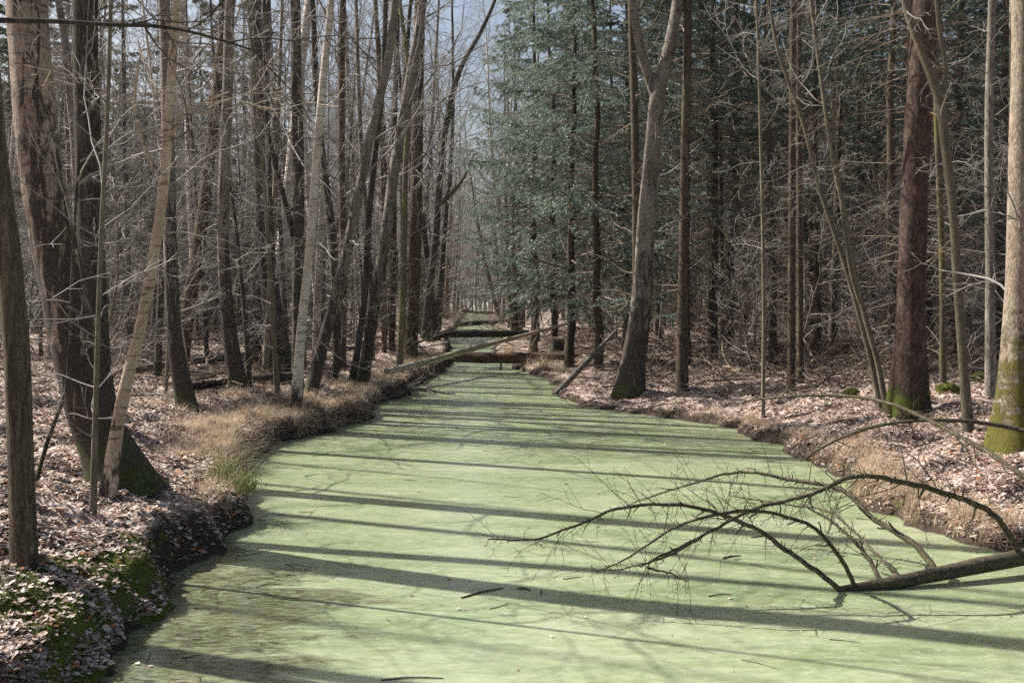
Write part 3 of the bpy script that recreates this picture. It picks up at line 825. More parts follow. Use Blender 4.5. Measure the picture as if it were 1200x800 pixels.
H_('bent smooth stem, twin of the curved stem beside it', 'smooth',
   [(1039, 480), (1027, 420), (1013, 370), (1000, 310), (990, 250), (978, 200), (966, 120), (950, 0)], [9, 8, 8, 7, 7, 6, 6, 5], 9, name='young_beech', seed=39, flare=0.2, low=14, low_u=(0.35, 0.95), low_len=(0.6, 1.7), u_lo=0.5, limbs=10, k=12,
   extra=[([(1013, 370), (1000, 330), (985, 230), (975, 120)], [5, 5, 4, 3], 5)])
H_('smooth grey-olive curved trunk between the red-barked and the mossy trunk', 'smooth',
   [(1135, 508), (1130, 440), (1122, 330), (1117, 250), (1109, 180), (1100, 115), (1080, 60), (1062, 10), (1056, -30)], [15, 13.5, 13, 12.5, 13, 14, 12, 10, 9], 14, name='young_beech', seed=40, flare=0.2, low=14, low_u=(0.25, 0.8), low_len=(0.6, 2.0), u_lo=0.5, limbs=12, k=14,
   extra=[([(1103, 125), (1108, 85), (1100, 30), (1095, -30)], [7, 6, 5, 4], 5)])
H_('stout trunk coated in yellow-green moss, cut by the picture edge', 'mossy',
   [(1190, 518), (1191, 450), (1194, 350), (1196, 200), (1198, 0)], [54, 42, 34, 29, 27], 18, seed=41, flare=0.4, k=26, amp=0.07, low=10, low_u=(0.1, 0.5))
H_('slim grey trunk set back between the olive and the mossy trunks', 'grey',
   [(1161, 462), (1160, 300), (1159, 150), (1163, 0)], [15, 13, 12, 11], 17, seed=42, flare=0.3, low=16, low_u=(0.1, 0.6))
H_('mossy-edged trunk just behind the red-barked spruce', 'mossgreen',
   [(1105, 450), (1104, 300), (1098, 150), (1094, 0)], [9, 9, 8, 8], 17, seed=43, flare=0.3, low=16, low_u=(0.1, 0.6))

# ------------------------------------------------------------------ shared trees of the wood
BARE = []
BARE_LIGHT = []
BARE_MID = []
for i in range(6):
    rng = np.random.default_rng(500 + i)
    H = rng.uniform(15, 21); n = 60
    z = np.linspace(-0.25, H, n)
    w = np.cumsum(np.cumsum(rng.normal(size=(n, 2)), 0), 0); w = w - np.linspace(0, 1, n)[:, None] * w[-1]
    w = w / (np.abs(w).max() + 1e-6) * rng.uniform(0.25, 0.7)
    lean = rng.normal(size=2) * 0.05
    TP = np.stack([w[:, 0] + lean[0] * z, w[:, 1] + lean[1] * z, z], -1)
    TP[:, :2] -= TP[1, :2]
    r = rng.uniform(0.10, 0.19)
    TR = r * (1 - 0.93 * np.linspace(0, 1, n) ** 0.9) + 0.006
    P, R, k = rough_tube(TP, TR, 12, 0.07, i, 0.45, 0.4)
    mts = ['dark', 'grey', 'birch_grey', 'dark', 'brown', 'birch']
    tm = MB().tubes(P, R, k).mesh('trunk', M[mts[i]])
    mb = MB(); bare_crown(rng, TP, TR, mb, 0.3, 24, 0.85, 22, (0.05, 0.45), 0.32, (0.5, 2.2), fine=True)
    BARE.append([('trunk', tm), ('crown', mb.mesh('crown', M['twig']))])
    mb = MB(); bare_crown(rng, TP, TR, mb, 0.55, 8, 0.4, 2, (0.1, 0.45), 0.28, (0.5, 1.5), fine=False)
    mb2 = MB(); bare_crown(rng, TP, TR, mb2, 0.42, 14, 0.55, 24, (0.05, 0.5), 0.28, (0.5, 2.2), fine=False)
    BARE_MID.append([('trunk', tm), ('crown', mb2.mesh('crown', M['twig']))])
    BARE_LIGHT.append([('trunk', tm), ('crown', mb.mesh('crown', M['twig']))])

POLE = []
for i in range(4):
    rng = np.random.default_rng(650 + i)
    H = rng.uniform(9, 13); n = 40
    z = np.linspace(-0.15, H, n)
    w = np.cumsum(np.cumsum(rng.normal(size=(n, 2)), 0), 0); w = w / (np.abs(w).max() + 1e-6) * rng.uniform(0.2, 0.8)
    TP = np.stack([w[:, 0], w[:, 1], z], -1); TP[:, :2] -= TP[0, :2]
    TR = np.linspace(rng.uniform(0.035, 0.06), 0.006, n)
    P, R, k = rough_tube(TP, TR, 8, 0.08, i, 0.4, 0.25)
    mb = MB(); bare_crown(rng, TP, TR, mb, 0.3, 16, 0.6, 14, (0.08, 0.5), 0.22, (0.5, 1.6), fine=True, limb_r=0.4)
    POLE.append([('trunk', MB().tubes(P, R, k).mesh('trunk', M[['dark', 'smooth', 'birch', 'grey'][i]])), ('crown', mb.mesh('crown', M['twig']))])

SAP = []
for i in range(5):
    rng = np.random.default_rng(600 + i)
    H = rng.uniform(3.0, 6.5); n = 24
    z = np.linspace(-0.1, H, n)
    w = np.cumsum(np.cumsum(rng.normal(size=(n, 2)), 0), 0); w = w / (np.abs(w).max() + 1e-6) * rng.uniform(0.2, 0.9)
    TP = np.stack([w[:, 0], w[:, 1], z], -1); TP[:, :2] -= TP[0, :2]
    TR = np.linspace(rng.uniform(0.018, 0.035), 0.004, n)
    tm = MB().tubes(TP, TR, 7).mesh('stem', M['smooth'])
    mb = MB(); low_twigs(rng, TP, TR * 2.5, mb, 30, (0.12, 0.98), (0.5, 1.9), (58, 15), 7, 0.02)
    SAP.append([('stem', tm), ('crown', mb.mesh('crown', M['twig']))])

SPR_TALL = []      # bare below, green above
for i in range(4):
    rng = np.random.default_rng(700 + i)
    t, d, c = spruce_parts(rng, rng.uniform(15, 20), rng.uniform(0.10, 0.16), (0.16, 0.28, 0.4, 0.5)[i], spread=2.4, blets=13, needles=16, per_whorl=5, mat='needle_dark', dead_len=2.1, twig_sub=5, nl=(0.07, 0.16), nw=(0.009, 0.019), dead_cnt=2.1, keep=0.75)
    SPR_TALL.append([('trunk', t), ('dead_branch', d), ('crown', c)])
SPR_GREEN = []     # green to the ground
for i in range(3):
    rng = np.random.default_rng(800 + i)
    t, d, c = spruce_parts(rng, rng.uniform(15, 18), rng.uniform(0.11, 0.15), 0.11, 0.02, spread=3.5, whorl=0.62, blets=30, needles=28, per_whorl=5, mat='needle', dead_len=2.2, nl=(0.05, 0.13), nw=(0.006, 0.013), keep=0.9, droop=0.14, dead_cnt=1.6, twig_sub=5)
    SPR_GREEN.append([('trunk', t), ('dead_branch', d), ('crown', c)])
SPR_MID = []       # dull green ones of the other wood
for i in range(2):
    rng = np.random.default_rng(850 + i)
    t, d, c = spruce_parts(rng, rng.uniform(11, 14), rng.uniform(0.10, 0.13), 0.08, 0.02, spread=2.8, whorl=0.45, blets=16, needles=16, per_whorl=5, mat='needle_mid', dead_len=1.6, nl=(0.09, 0.2), nw=(0.011, 0.024), keep=0.8)
    SPR_MID.append([('trunk', t), ('dead_branch', d), ('crown', c)])

TAKEN = list(HERO_XY)
def free(x, y, d):
    for (a, b) in TAKEN:
        if (a - x) ** 2 + (b - y) ** 2 < d * d:
            return False
    return True
def gz(x, y): return float(ground_z(x, y))

# green spruces by the narrow water
GS = [(668, 31.2, 1.0, 1, 'blue-green spruce standing right by the end of the brown log'),
      (702, 28.5, 1.0, 0, 'blue-green spruce whose drooping boughs hang nearest the water'),
      (650, 37.0, 1.05, 0, 'blue-green spruce behind the fallen log, boughs down to the ground'),
      (628, 44.5, 1.1, 2, 'farther blue-green spruce leaning over the narrow water beyond the logs'),
      (606, 58.0, 1.15, 1, 'distant green spruce closing in on the canal beyond the second log'),
      (735, 36.0, 1.1, 2, 'green spruce rising behind the rugged forked birch')]
for px, D, sc, v, lab in GS:
    x = (px - 600) / F * D
    place('spruce_tree', SPR_GREEN[v], (x, D, gz(x, D)), RNG.uniform(0, 6.28), sc, (0, 0), lab)
    TAKEN.append((x, D))

def scatter(n_try, xr, yr, d0, dgrow, cond):
    out = []
    for _ in range(n_try):
        y = yr[0] + (yr[1] - yr[0]) * RNG.random() ** 0.8
        x = RNG.uniform(*xr)
        if not cond(x, y): continue
        d = d0 + dgrow * max(0, y - 20)
        if free(x, y, d):
            TAKEN.append((x, y)); out.append((x, y))
    return out

def in_view(x, y, m=1.5):
    return abs(x) < 0.4615 * y + m
def left_ok(x, y, gap):
    l, r = edges(y); return x < l - gap
def right_ok(x, y, gap):
    l, r = edges(y); return x > r + gap

LANDMARK = [('the ridged brown trunk', 20), ('the thick rugged birch', 88), ('the slim tan birch', 172), ('the dark mossy-footed trunk', 204), ('the scaly dark birch', 265), ('the broad black trunk', 312),
            ('the slender white birch', 362), ('the leaning grey birch', 402), ('the grey mottled trunk', 448), ('the orange-brown trunk', 487), ('the yellow mossy bough', 520), ('the logs across the canal', 560),
            ('the nearest blue-green spruce', 690), ('the forked birch', 752), ('the orange-edged spruce trunk', 803), ('the slender pale sapling', 893), ('the slim spruce pair', 933), ('the curved smooth stems', 992),
            ('the red-barked trunk', 1070), ('the olive curved trunk', 1120), ('the slim grey trunk', 1160), ('the mossy stout trunk', 1192)]
_T = ['twentieth', 'twenty-first', 'twenty-second', 'twenty-third', 'twenty-fourth', 'twenty-fifth', 'twenty-sixth', 'twenty-seventh', 'twenty-eighth', 'twenty-ninth', 'thirtieth']
ORD = ['first', 'second', 'third', 'fourth', 'fifth', 'sixth', 'seventh', 'eighth', 'ninth', 'tenth', 'eleventh', 'twelfth', 'thirteenth', 'fourteenth', 'fifteenth', 'sixteenth', 'seventeenth', 'eighteenth', 'nineteenth'] + _T
BACK = []     # (object, look)
def back(name, parts, x, y, sc, lean, look, group):
    e = place(name, parts, (x, y, gz(x, y)), RNG.uniform(0, 6.28), sc, lean, None, 'sapling' if name == 'sapling' else 'tree', group)
    BACK.append((e, look, x, y))
LOOK = ['dark bare tree', 'grey bare tree', 'patchy-barked birch', 'black bare tree', 'brown bare tree', 'pale birch']

# bare trees along both edges of the narrowing water, arching over it
for k, y in enumerate(np.arange(37, 112, 3.6)):
    for side in (-1, 1):
        yy = y + RNG.uniform(-1.2, 1.2); l, r = edges(yy)
        x = l - RNG.uniform(0.5, 1.6) if side < 0 else r + RNG.uniform(0.6, 2.0)
        if side > 0 and yy < 52: continue
        if not free(x, yy, 1.2): continue
        TAKEN.append((x, yy))
        v = int(RNG.integers(6))
        back('bare_tree', (BARE if yy > 40 else BARE_MID)[v], x, yy, RNG.uniform(0.8, 1.15), (RNG.normal() * 0.03, -side * RNG.uniform(0.0, 0.10)), LOOK[v] + ' at the water', 'trees lining the narrow water')
# evergreens deep in the birch-side wood
for x, y in scatter(1400, (-44, -5), (27, 85), 2.5, 0.02, lambda x, y: in_view(x, y) and left_ok(x, y, 4.5) and x < -5.6 - (y - 27) * 0.10):
    if RNG.random() < 0.8:
        back('spruce_tree', SPR_MID[int(RNG.integers(2))], x, y, RNG.uniform(0.45, 0.7) if x > -0.25 * y - 3 else RNG.uniform(0.9, 1.35), (0, 0), 'dull green spruce', 'spruces deep in the birch-side wood')
for x, y in scatter(1200, (-44, -9), (40, 95), 2.3, 0.01, lambda x, y: in_view(x, y) and x < -0.24 * y):
    back('spruce_tree', SPR_MID[int(RNG.integers(2))], x, y, RNG.uniform(1.1, 1.5), (0, 0), 'tall dull green spruce', 'tall spruces deep in the birch-side wood')
# bare trees of the birch-side wood
for x, y in scatter(1500, (-50, 0), (20, 112), 2.1, 0.016, lambda x, y: in_view(x, y) and left_ok(x, y, 1.2 if y > 45 else 2.2)):
    v = int(RNG.integers(6))
    back('bare_tree', (BARE if y > 30 else BARE_MID)[v], x, y, RNG.uniform(0.8, 1.2), tuple(RNG.normal(size=2) * 0.035), LOOK[v], 'bare trees deep in the birch-side wood')
# bare trees beside the camera, whose shadows cross the water
for x, y in scatter(420, (-24, -4.5), (5, 21), 2.3, 0, lambda x, y: not in_view(x, y, 1.3)):
    v = int(RNG.integers(6))
    place('bare_tree', BARE_LIGHT[v], (x, y, gz(x, y)), RNG.uniform(0, 6.28), RNG.uniform(0.5, 0.95), tuple(RNG.normal(size=2) * 0.03), 'bare tree just outside the picture, its shadow lying across the duckweed', 'tree', 'bare trees outside the picture')
# spruces of the other bank
for x, y in scatter(2200, (-3, 55), (19, 112), 1.95, 0.012, lambda x, y: in_view(x, y) and right_ok(x, y, 2.2 if y > 30 else 3.0)):
    v = int(RNG.integers(4))
    if y > 60 and RNG.random() < 0.25:
        back('spruce_tree', SPR_GREEN[v % 3], x, y, RNG.uniform(0.9, 1.2), (0, 0), 'tall green spruce', 'green spruces far along the spruce-side wood')
    else:
        back('spruce_tree', SPR_TALL[v], x, y, RNG.uniform(0.85, 1.2), tuple(RNG.normal(size=2) * 0.015), 'dark twiggy spruce', 'spruces deep in the spruce-side wood')
# thin poles
for x, y in scatter(420, (-26, 22), (17, 60), 0.55, 0.01, lambda x, y: in_view(x, y) and (left_ok(x, y, 1.0) or right_ok(x, y, 3.5) and RNG.random() < 0.12)):
    v = int(RNG.integers(4))
    back('bare_tree', POLE[v], x, y, RNG.uniform(0.8, 1.25), tuple(RNG.normal(size=2) * 0.05), ['thin dark pole of a tree', 'thin olive pole of a tree', 'thin pale birch pole', 'thin grey pole of a tree'][v], 'thin young trees between the trunks')
# saplings and brush
for x, y in scatter(900, (-24, 26), (13, 56), 0.9, 0.025, lambda x, y: in_view(x, y) and (left_ok(x, y, 1.6) and y > 16 or right_ok(x, y, 2.0 if y > 18 else 3.5) and RNG.random() < 0.4)):
    v = int(RNG.integers(5)); sd_ = 'birch' if x < -1 else 'spruce'
    back('sapling', SAP[v], x, y, RNG.uniform(0.7, 1.2), tuple(RNG.normal(size=2) * 0.12), 'thin leafless sapling', f'saplings in the {sd_}-side undergrowth')
count = {}
for e, look, x, y in sorted(BACK, key=lambda b: b[3]):
    px = 600 + F * x / y
    side = x < edges(y)[0] + 1
    cands = [m for m in LANDMARK if (m[1] < 565) == side] or LANDMARK
    lm = min(cands, key=lambda m: abs(m[1] - px))[0]
    n_ = count.get((look, lm), 0); count[(look, lm)] = n_ + 1
    e['label'] = f'{ORD[min(n_, 29)]} {look}, counting into the wood behind {lm}'

# the far wood, one mass closing the view
def far_wood():
    mb = MB(); rng = np.random.default_rng(91)
    protoP, protoR = [], []
    for i in range(4):
        n = 14; H = rng.uniform(15, 22)
        z = np.linspace(-0.5, H, n)
        TP = np.stack([np.cumsum(rng.normal(size=n)) * 0.12, np.cumsum(rng.normal(size=n)) * 0.12, z], -1)
        TR = 0.16 * (1 - 0.9 * np.linspace(0, 1, n))
        a = [(TP[None], TR[None], 5)]
        LP, LR = grow(rng, TP[None], TR[None], 34, 0.06, 0.98, (55, 14), lambda u, pl, r: (1.1 - u) * 5 * r.uniform(0.5, 1.2, len(u)) + 0.6, 5, 0.15, 0.05, 0.4, 0.02, 0.3)
        BP, BR = grow(rng, LP, LR, 7, 0.15, 1.0, (48, 14), (0.3, 0.6, 0.4), 3, 0.18, 0.02, 0.5, 0.014, 0.5)
        CP, CR = grow(rng, BP, BR, 3, 0.2, 1.0, (45, 14), (0.4, 0.7, 0.3), 2, 0.18, 0.02, 0.6, 0.011, 0.6)
        arr = [tube_arrays(TP, TR, 5), tube_arrays(LP, LR, 3), tube_arrays(BP, BR, 3), tube_arrays(CP, CR, 3)]
        protoP.append(arr)
    for q in range(210):
        y = rng.uniform(112, 190); x = rng.uniform(-0.46 * y - 4, 0.46 * y + 4)
        l, r = edges(y)
        if q > 150: x = (l + r) / 2 + rng.normal() * 9
        if y < 130 and l - 0.3 < x < r + 0.3: continue
        arr = protoP[int(rng.integers(4))]
        a = rng.uniform(0, 6.28); c, s = math.cos(a), math.sin(a); sc = rng.uniform(0.8, 1.25)
        Rm = np.array([[c, -s, 0], [s, c, 0], [0, 0, 1]]) * sc
        for V, Q in arr:
            mb.add(V @ Rm.T + np.array([x, y, 0.4]), Q)
    o = link('far_woods', mb.mesh('far_woods', M['twig']))
    tag(o, 'hazy grey mass of bare trees closing the far end of the canal', 'woods', kind='stuff')
far_wood()

def far_spruces():
    mb = MB(); rng = np.random.default_rng(93); protos = []
    for i in range(3):
        n = 10; H = rng.uniform(17, 22); z = np.linspace(-0.5, H, n)
        TP = np.stack([0 * z, 0 * z, z], -1); TR = 0.16 * (1 - 0.92 * np.linspace(0, 1, n))
        LP, LR = grow(rng, TP[None], TR[None], 95, 0.08, 0.99, (88, 10), lambda u, pl, r: (3.0 * (1 - u) ** 0.7 + 0.3) * r.uniform(0.6, 1.2, len(u)), 5, 0.08, -0.07, 0.3, 0.02, 0.3)
        protos.append((tube_arrays(TP, TR, 6), tube_arrays(LP, LR, 3), needle_quads(rng, LP, 13, (0.3, 0.7), (0.05, 0.12), 65)))
    for q in range(110):
        y = rng.uniform(100, 165)
        x = rng.uniform(2.0, 0.46 * y + 5) if q < 75 else rng.uniform(-0.46 * y - 5, -0.2 * y)
        t, l_, c = protos[int(rng.integers(3))]
        a = rng.uniform(0, 6.28); ca, sa = math.cos(a), math.sin(a); sc = rng.uniform(0.8, 1.3)
        Rm = np.array([[ca, -sa, 0], [sa, ca, 0], [0, 0, 1]]) * sc
        off = np.array([x, y, 0.4])
        mb.add(t[0] @ Rm.T + off, t[1], mat=1); mb.add(l_[0] @ Rm.T + off, l_[1], mat=1); mb.add(c[0] @ Rm.T + off, c[1])
    o = link('far_spruces', mb.mesh('far_spruces', [M['needle_dark'], M['twig_dead']], smooth=False))
    tag(o, 'dark mass of far spruces closing the view between the trunks', 'woods', kind='stuff')
far_spruces()

# ------------------------------------------------------------------ fallen wood
def log_mesh(P, R, k=16, mat='log', amp=0.09, seed=0, caps=True, n=60):
    q = resample(np.concatenate([np.asarray(P, float), np.asarray(R, float)[:, None]], 1), n)
    Pp, Rr, kk = rough_tube(q[:, :3], q[:, 3], k, amp, seed, fs=1.5)
    mb = MB()
    V, Q = tube_arrays(Pp, Rr, kk)
    mb.add(V, Q)
    if caps:
        for e, rev in ((0, True), (n - 1, False)):
            ring = V[e * kk:(e + 1) * kk]; c = ring.mean(0)
            VV = np.concatenate([ring, [c]])
            j = np.arange(kk)
            T = np.stack([j, (j + 1) % kk, np.full(kk, kk)], -1)
            if rev: T = T[:, ::-1]
            mb.add(VV, T=T, mat=1)
    return mb.mesh('log', [M[mat], M['cutwood']]), q

def stick(name, label, pts, rads, mat='deadwood', k=8, twigs=0, tw_len=(0.2, 0.7), seed=0, cat='branch', amp=0.08, group=None, tw_ang=(55, 18)):
    rng = np.random.default_rng(seed + 900)
    pts = np.asarray(pts, float); o = pts[0].copy()
    me, q = log_mesh(pts - o, rads, k, mat, amp, seed, n=max(14, len(pts) * 7))
    e = link(name, me); e.location = o
    tag(e, label, cat, group)
    if twigs:
        mb = MB()
        low_twigs(rng, q[:, :3], q[:, 3] * 2, mb, twigs, (0.1, 1.0), tw_len, tw_ang, 4)
        link('twig', mb.mesh('twig', M['twig']), e)
    return e

# great log across the canal
D = 32.6
zl = 0.30
stick('fallen_log', 'thick brown rotting log lying straight across the canal', [(-5.6, 33.6, 0.55), (-3.5, 33.1, 0.42), (-1.8, D, 0.36), (-0.3, D, 0.33), (1.3, D, 0.36), (2.3, 32.5, 0.4)], [0.12, 0.14, 0.15, 0.155, 0.16, 0.15], 'log', 16, 0, seed=1, cat='log', amp=0.16)
stick('log_stub', 'ragged broken stub hanging under the thick brown log', [at(590, 428, D - .1), at(588, 436, D - .1), at(584, 441, D - .1)][::1], [0.2, 0.2, 0.1], 'log', 10, 0, seed=2, cat='stub', amp=0.3) if False else None
stick('fallen_log', 'long pale pole with mossy side slanting over the thick log', [at(453, 436, 25.2), at(500, 424, 27.5), at(560, 407, 31.0), at(610, 394, 33.4), at(665, 379, 35.5)], [0.085, 0.08, 0.075, 0.06, 0.04], 'pole', 12, 6, (0.3, 1.0), seed=3, cat='log')
a = hit(476, 457)
stick('stranded_branch', 'short bleached branch lying half in the water beside dry grass', [a + [-.25, .3, .08], a + [0, 0, .05], (-1.75, 24.6, 0.06), (-1.25, 24.4, 0.02)], [0.055, 0.05, 0.04, 0.02], 'grey', 8, 10, (0.2, 0.7), seed=4)
stick('leaning_pole', 'pale broken pole propped from the water edge against the bank', [at(650, 463, 24.4), at(672, 440, 25.0), at(697, 414, 25.6), at(722, 388, 26.2)], [0.075, 0.07, 0.06, 0.05], 'grey', 9, 3, (0.2, 0.6), seed=5, cat='pole')
D2 = 48
stick('fallen_log', 'dark log bridging the canal, second beyond the brown log', [at(515, 392, D2), at(545, 391, D2), at(580, 391, D2), at(620, 390, D2)], [0.14, 0.16, 0.16, 0.14], 'darklog', 12, 0, seed=6, cat='log', amp=0.12)
for i, (pa, pb, DD, r_) in enumerate([((530, 380), (606, 374), 66, 0.15), ((540, 364), (590, 366), 92, 0.13)]):
    pm = ((pa[0] + pb[0]) / 2, (pa[1] + pb[1]) / 2 + 1.0)
    stick('fallen_log', ['dark crooked log across the canal, third beyond the brown log', 'farthest thin log across the narrowing canal', 'dark bough across the canal between the two farthest logs'][i], [at(*pa, DD), at(*pm, DD + 1), at(*pb, DD + 0.5)], [r_, r_, r_ * 0.7], ['darklog', 'log', 'log'][i], 10, 8, (0.6, 2.0), seed=7 + i, cat='log', amp=0.25)
for i, (pts, r, lab, DD) in enumerate([
    ([(440, 412), (470, 404), (500, 398), (522, 390), (560, 386)], 0.035, 'bleached branch lying over the bank beside the mossy slim trunk', 33),
    ([(476, 408), (500, 406), (520, 403)], 0.025, 'thin bleached twig lying just above the slanting pole', 32),
    ([(463, 425), (470, 405), (485, 398), (497, 412), (510, 424)], 0.022, 'bent dry branch arching over the dry grass by the pole', 30),
    ([(502, 432), (512, 440), (520, 450), (530, 450)], 0.025, 'twiggy dead branch dipping from the bank into the duckweed', 28.5)]):
    stick('fallen_branch', lab, [at(x, y, DD + 0.3 * j) for j, (x, y) in enumerate(pts)], np.linspace(r, r * 0.4, len(pts)), 'grey', 7, 7, (0.3, 1.0), seed=20 + i)
# snag hanging from the slanting pole, water stake, mossy stump
stick('stake', 'thin dark stake standing in the water under the log', [at(587, 424, 32.3), at(587, 441, 32.3)], [0.03, 0.025], 'darklog', 7, 0, seed=31, cat='stake')
b = hit(652, 420)
stick('tree_stump', 'dark mossy tree stump beside the end of the brown log', [b + [0, 0, -.1], b + [0, 0, .2], b + [.02, 0, .65]], [0.3, 0.24, 0.21], 'dark', 16, 0, seed=32, cat='stump', amp=0.2)
b = hit(625, 412)
stick('tree_stump', 'small mossy post-like stump behind the brown log', [b + [0, 0, -.1], b + [0, 0, .2], b + [.02, 0, .7]], [0.2, 0.15, 0.14], 'mossgreen', 12, 0, seed=33, cat='stump', amp=0.15)
# bough on the birch-side floor
a0, a1 = hit(215, 462), hit(350, 452)
stick('fallen_bough', 'dark fallen bough lying on the leaves behind the mossy-footed trunk', [a0 + [0, 0, .1], (a0 + a1) / 2 + [0, .3, .12], a1 + [0, 0, .14]], [0.07, 0.1, 0.12], 'darklog', 10, 3, (0.4, 1.2), seed=34, cat='bough')
a0, a1 = hit(140, 440), hit(330, 418)
stick('fallen_log', 'grey log lying deep among the birch-side trunks', [a0 + [0, 0, .06], (a0 + a1) / 2 + [0, .3, .12], a1 + [0, 0, .1]], [0.07, 0.08, 0.06], 'grey', 10, 3, (0.4, 1.2), seed=35, cat='log')
a0, a1 = hit(905, 418), hit(1010, 425)
stick('fallen_log', 'reddish log lying far back on the spruce-side floor', [a0 + [0, 0, .25], (a0 + a1) / 2 + [0, .3, .3], a1 + [0, 0, .3]], [0.17, 0.17, 0.15], 'log', 10, 3, (0.4, 1.2), seed=36, cat='log')

# ---- the fallen dead tree in the foreground
def fallen_tree():
    rng = np.random.default_rng(77)
    e = link('fallen_dead_tree', None)
    base = np.array([3.4, 8.3, 0.0]); e.location = base
    tag(e, 'dead fallen tree with arching bare limbs lying in the duckweed', 'tree')
    def W(px, py, Y): return at(px, py, Y) - base
    # trunk from the bank out into the water
    tp = [W(1260, 638, 8.95), W(1200, 652, 8.75), W(1140, 664, 8.55), (W(1085, 675, 8.4)), W(1030, 685, 8.3), W(985, 691, 8.25)]
    me, q = log_mesh(tp, [0.075, 0.066, 0.06, 0.052, 0.044, 0.03], 16, 'deadwood', 0.08, 5, n=50)
    link('trunk', me, e)
    # side branches with their own distances, all leaving the trunk
    limbs = [
        ([(1196, 652, 8.72), (1165, 612, 8.5), (1120, 583, 8.3), (1060, 563, 8.15), (1010, 565, 8.05), (950, 577, 7.95), (890, 598, 7.9), (840, 618, 7.85), (790, 644, 7.8), (757, 664, 7.8)], 12),
        ([(1100, 672, 8.42), (1070, 640, 8.7), (1030, 607, 9.0), (985, 580, 9.3), (930, 560, 9.6), (870, 556, 9.8), (800, 572, 10.0), (735, 590, 10.2)], 13),
        ([(1035, 683, 8.3), (1015, 650, 8.5), (990, 622, 8.7), (960, 600, 8.9), (930, 580, 9.0)], 9),
        ([(985, 690, 8.25), (955, 665, 8.2), (920, 640, 8.15), (880, 612, 8.1), (830, 596, 8.1), (770, 592, 8.1), (715, 596, 8.1), (670, 613, 8.1), (620, 630, 8.1), (568, 631, 8.1)], 10),
        ([(1003, 688, 8.27), (985, 655, 8.0), (955, 622, 7.8), (905, 607, 7.7), (840, 606, 7.6), (800, 615, 7.6), (745, 648, 7.6), (700, 674, 7.6)], 8),
        ([(1055, 680, 8.33), (1020, 640, 8.9), (975, 610, 9.3), (930, 597, 9.6), (860, 590, 9.9)], 6),
        ([(820, 630, 7.8), (780, 655, 7.75), (752, 662, 7.7), (720, 668, 7.7), (690, 676, 7.7)], 8),
        ([(757, 664, 7.75), (780, 670, 7.7), (810, 684, 7.65)], 7),
    ]
    for i, (pp, w) in enumerate(limbs):
        pts = np.array([W(*p) for p in pp])
        pts[1:] += rng.normal(size=pts[1:].shape) * 0.018
        n = len(pp) * 7
        r = (1.1 + (w * 0.5 - 1.1) * np.linspace(1, 0, len(pp)) ** 0.9) / F * 5.6
        if i in (6, 7): r *= 0.6
        qq = resample(np.concatenate([pts, r[:, None]], 1), n)
        qq[:, :3] += np.cumsum(rng.normal(size=(n, 3)), 0) * 0.0035
        P, R, k = rough_tube(qq[:, :3], np.maximum(qq[:, 3], 0.003), 9, 0.16, 60 + i, fs=2)
        mb = MB().tubes(P, R, k)
        L = np.linalg.norm(np.diff(pts, axis=0), axis=1).sum()
        # short spurs
        SP, SR = grow(rng, qq[None, :, :3], qq[None, :, 3], int(L * 26), 0.15, 1.0, (70, 18), lambda u, pl, g: g.uniform(0.015, 0.06, len(u)), 3, 0.2, 0, 0.35, 0.0022, 0.5, rmax=0.006)
        mb.tubes(SP, SR, 4)
        SP, SR = grow(rng, qq[None, :, :3], qq[None, :, 3], int(L * 4), 0.1, 0.9, (60, 15), lambda u, pl, g: g.uniform(0.04, 0.14, len(u)), 4, 0.2, 0, 0.5, 0.003, 0.6)
        mb.tubes(SP, SR, 5)
        br = link('branch', mb.mesh('branch', M['deadwood']), e)
        # long fine twigs, hanging and standing
        mb = MB()
        TP_, TR_ = grow(rng, qq[None, :, :3], qq[None, :, 3], int(L * 10), 0.25, 1.0, (60, 18), lambda u, pl, g: g.uniform(0.12, 0.6, len(u)), 8, 0.17, -0.07, 0.25, 0.0022, 0.4, rmax=0.006)
        TP_[:, :, 2] = np.maximum(TP_[:, :, 2], 0.004 - base[2])
        mb.tubes(TP_, TR_, 4)
        BP, BR = grow(rng, TP_, TR_, 4, 0.15, 1.0, (45, 15), (0.2, 0.55, 0.3), 5, 0.16, -0.06, 0.7, 0.0016, 0.5)
        BP[:, :, 2] = np.maximum(BP[:, :, 2], 0.004 - base[2])
        mb.tubes(BP, BR, 3)
        link('twig', mb.mesh('twig', M['deadwood']), br)
fallen_tree()

def bough(label, pp, w0, w1, seed, twigs):
    rng = np.random.default_rng(seed)
    pts = np.array([at(*p) for p in pp]); o = pts[-1].copy()
    e = link('fallen_bough', None); e.location = o
    tag(e, label, 'bough')
    n = len(pp) * 8
    r = np.linspace(w0, w1, len(pp)) * 0.5 / F * pts[:, 1]
    q = resample(np.concatenate([pts - o, r[:, None]], 1), n)
    q[:, :3] += np.cumsum(rng.normal(size=(n, 3)), 0) * 0.002
    P, R, k = rough_tube(q[:, :3], q[:, 3], 9, 0.15, seed)
    li = link('limb', MB().tubes(P, R, k).mesh('limb', M['deadwood']), e)
    mb = MB(); low_twigs(rng, q[:, :3], q[:, 3] * 2, mb, twigs, (0.1, 0.9), (0.15, 0.6), (50, 15), 3)
    link('twig', mb.mesh('twig', M['deadwood']), li)
bough('thin dark bough arching low over the leafy bank, reaching farther over the water', [(872, 470, 12.4), (930, 464, 12.0), (1000, 464, 11.6), (1050, 474, 11.2), (1100, 496, 10.8), (1150, 523, 10.4), (1200, 556, 10.0), (1250, 590, 9.7)], 2.5, 6.5, 41, 8)
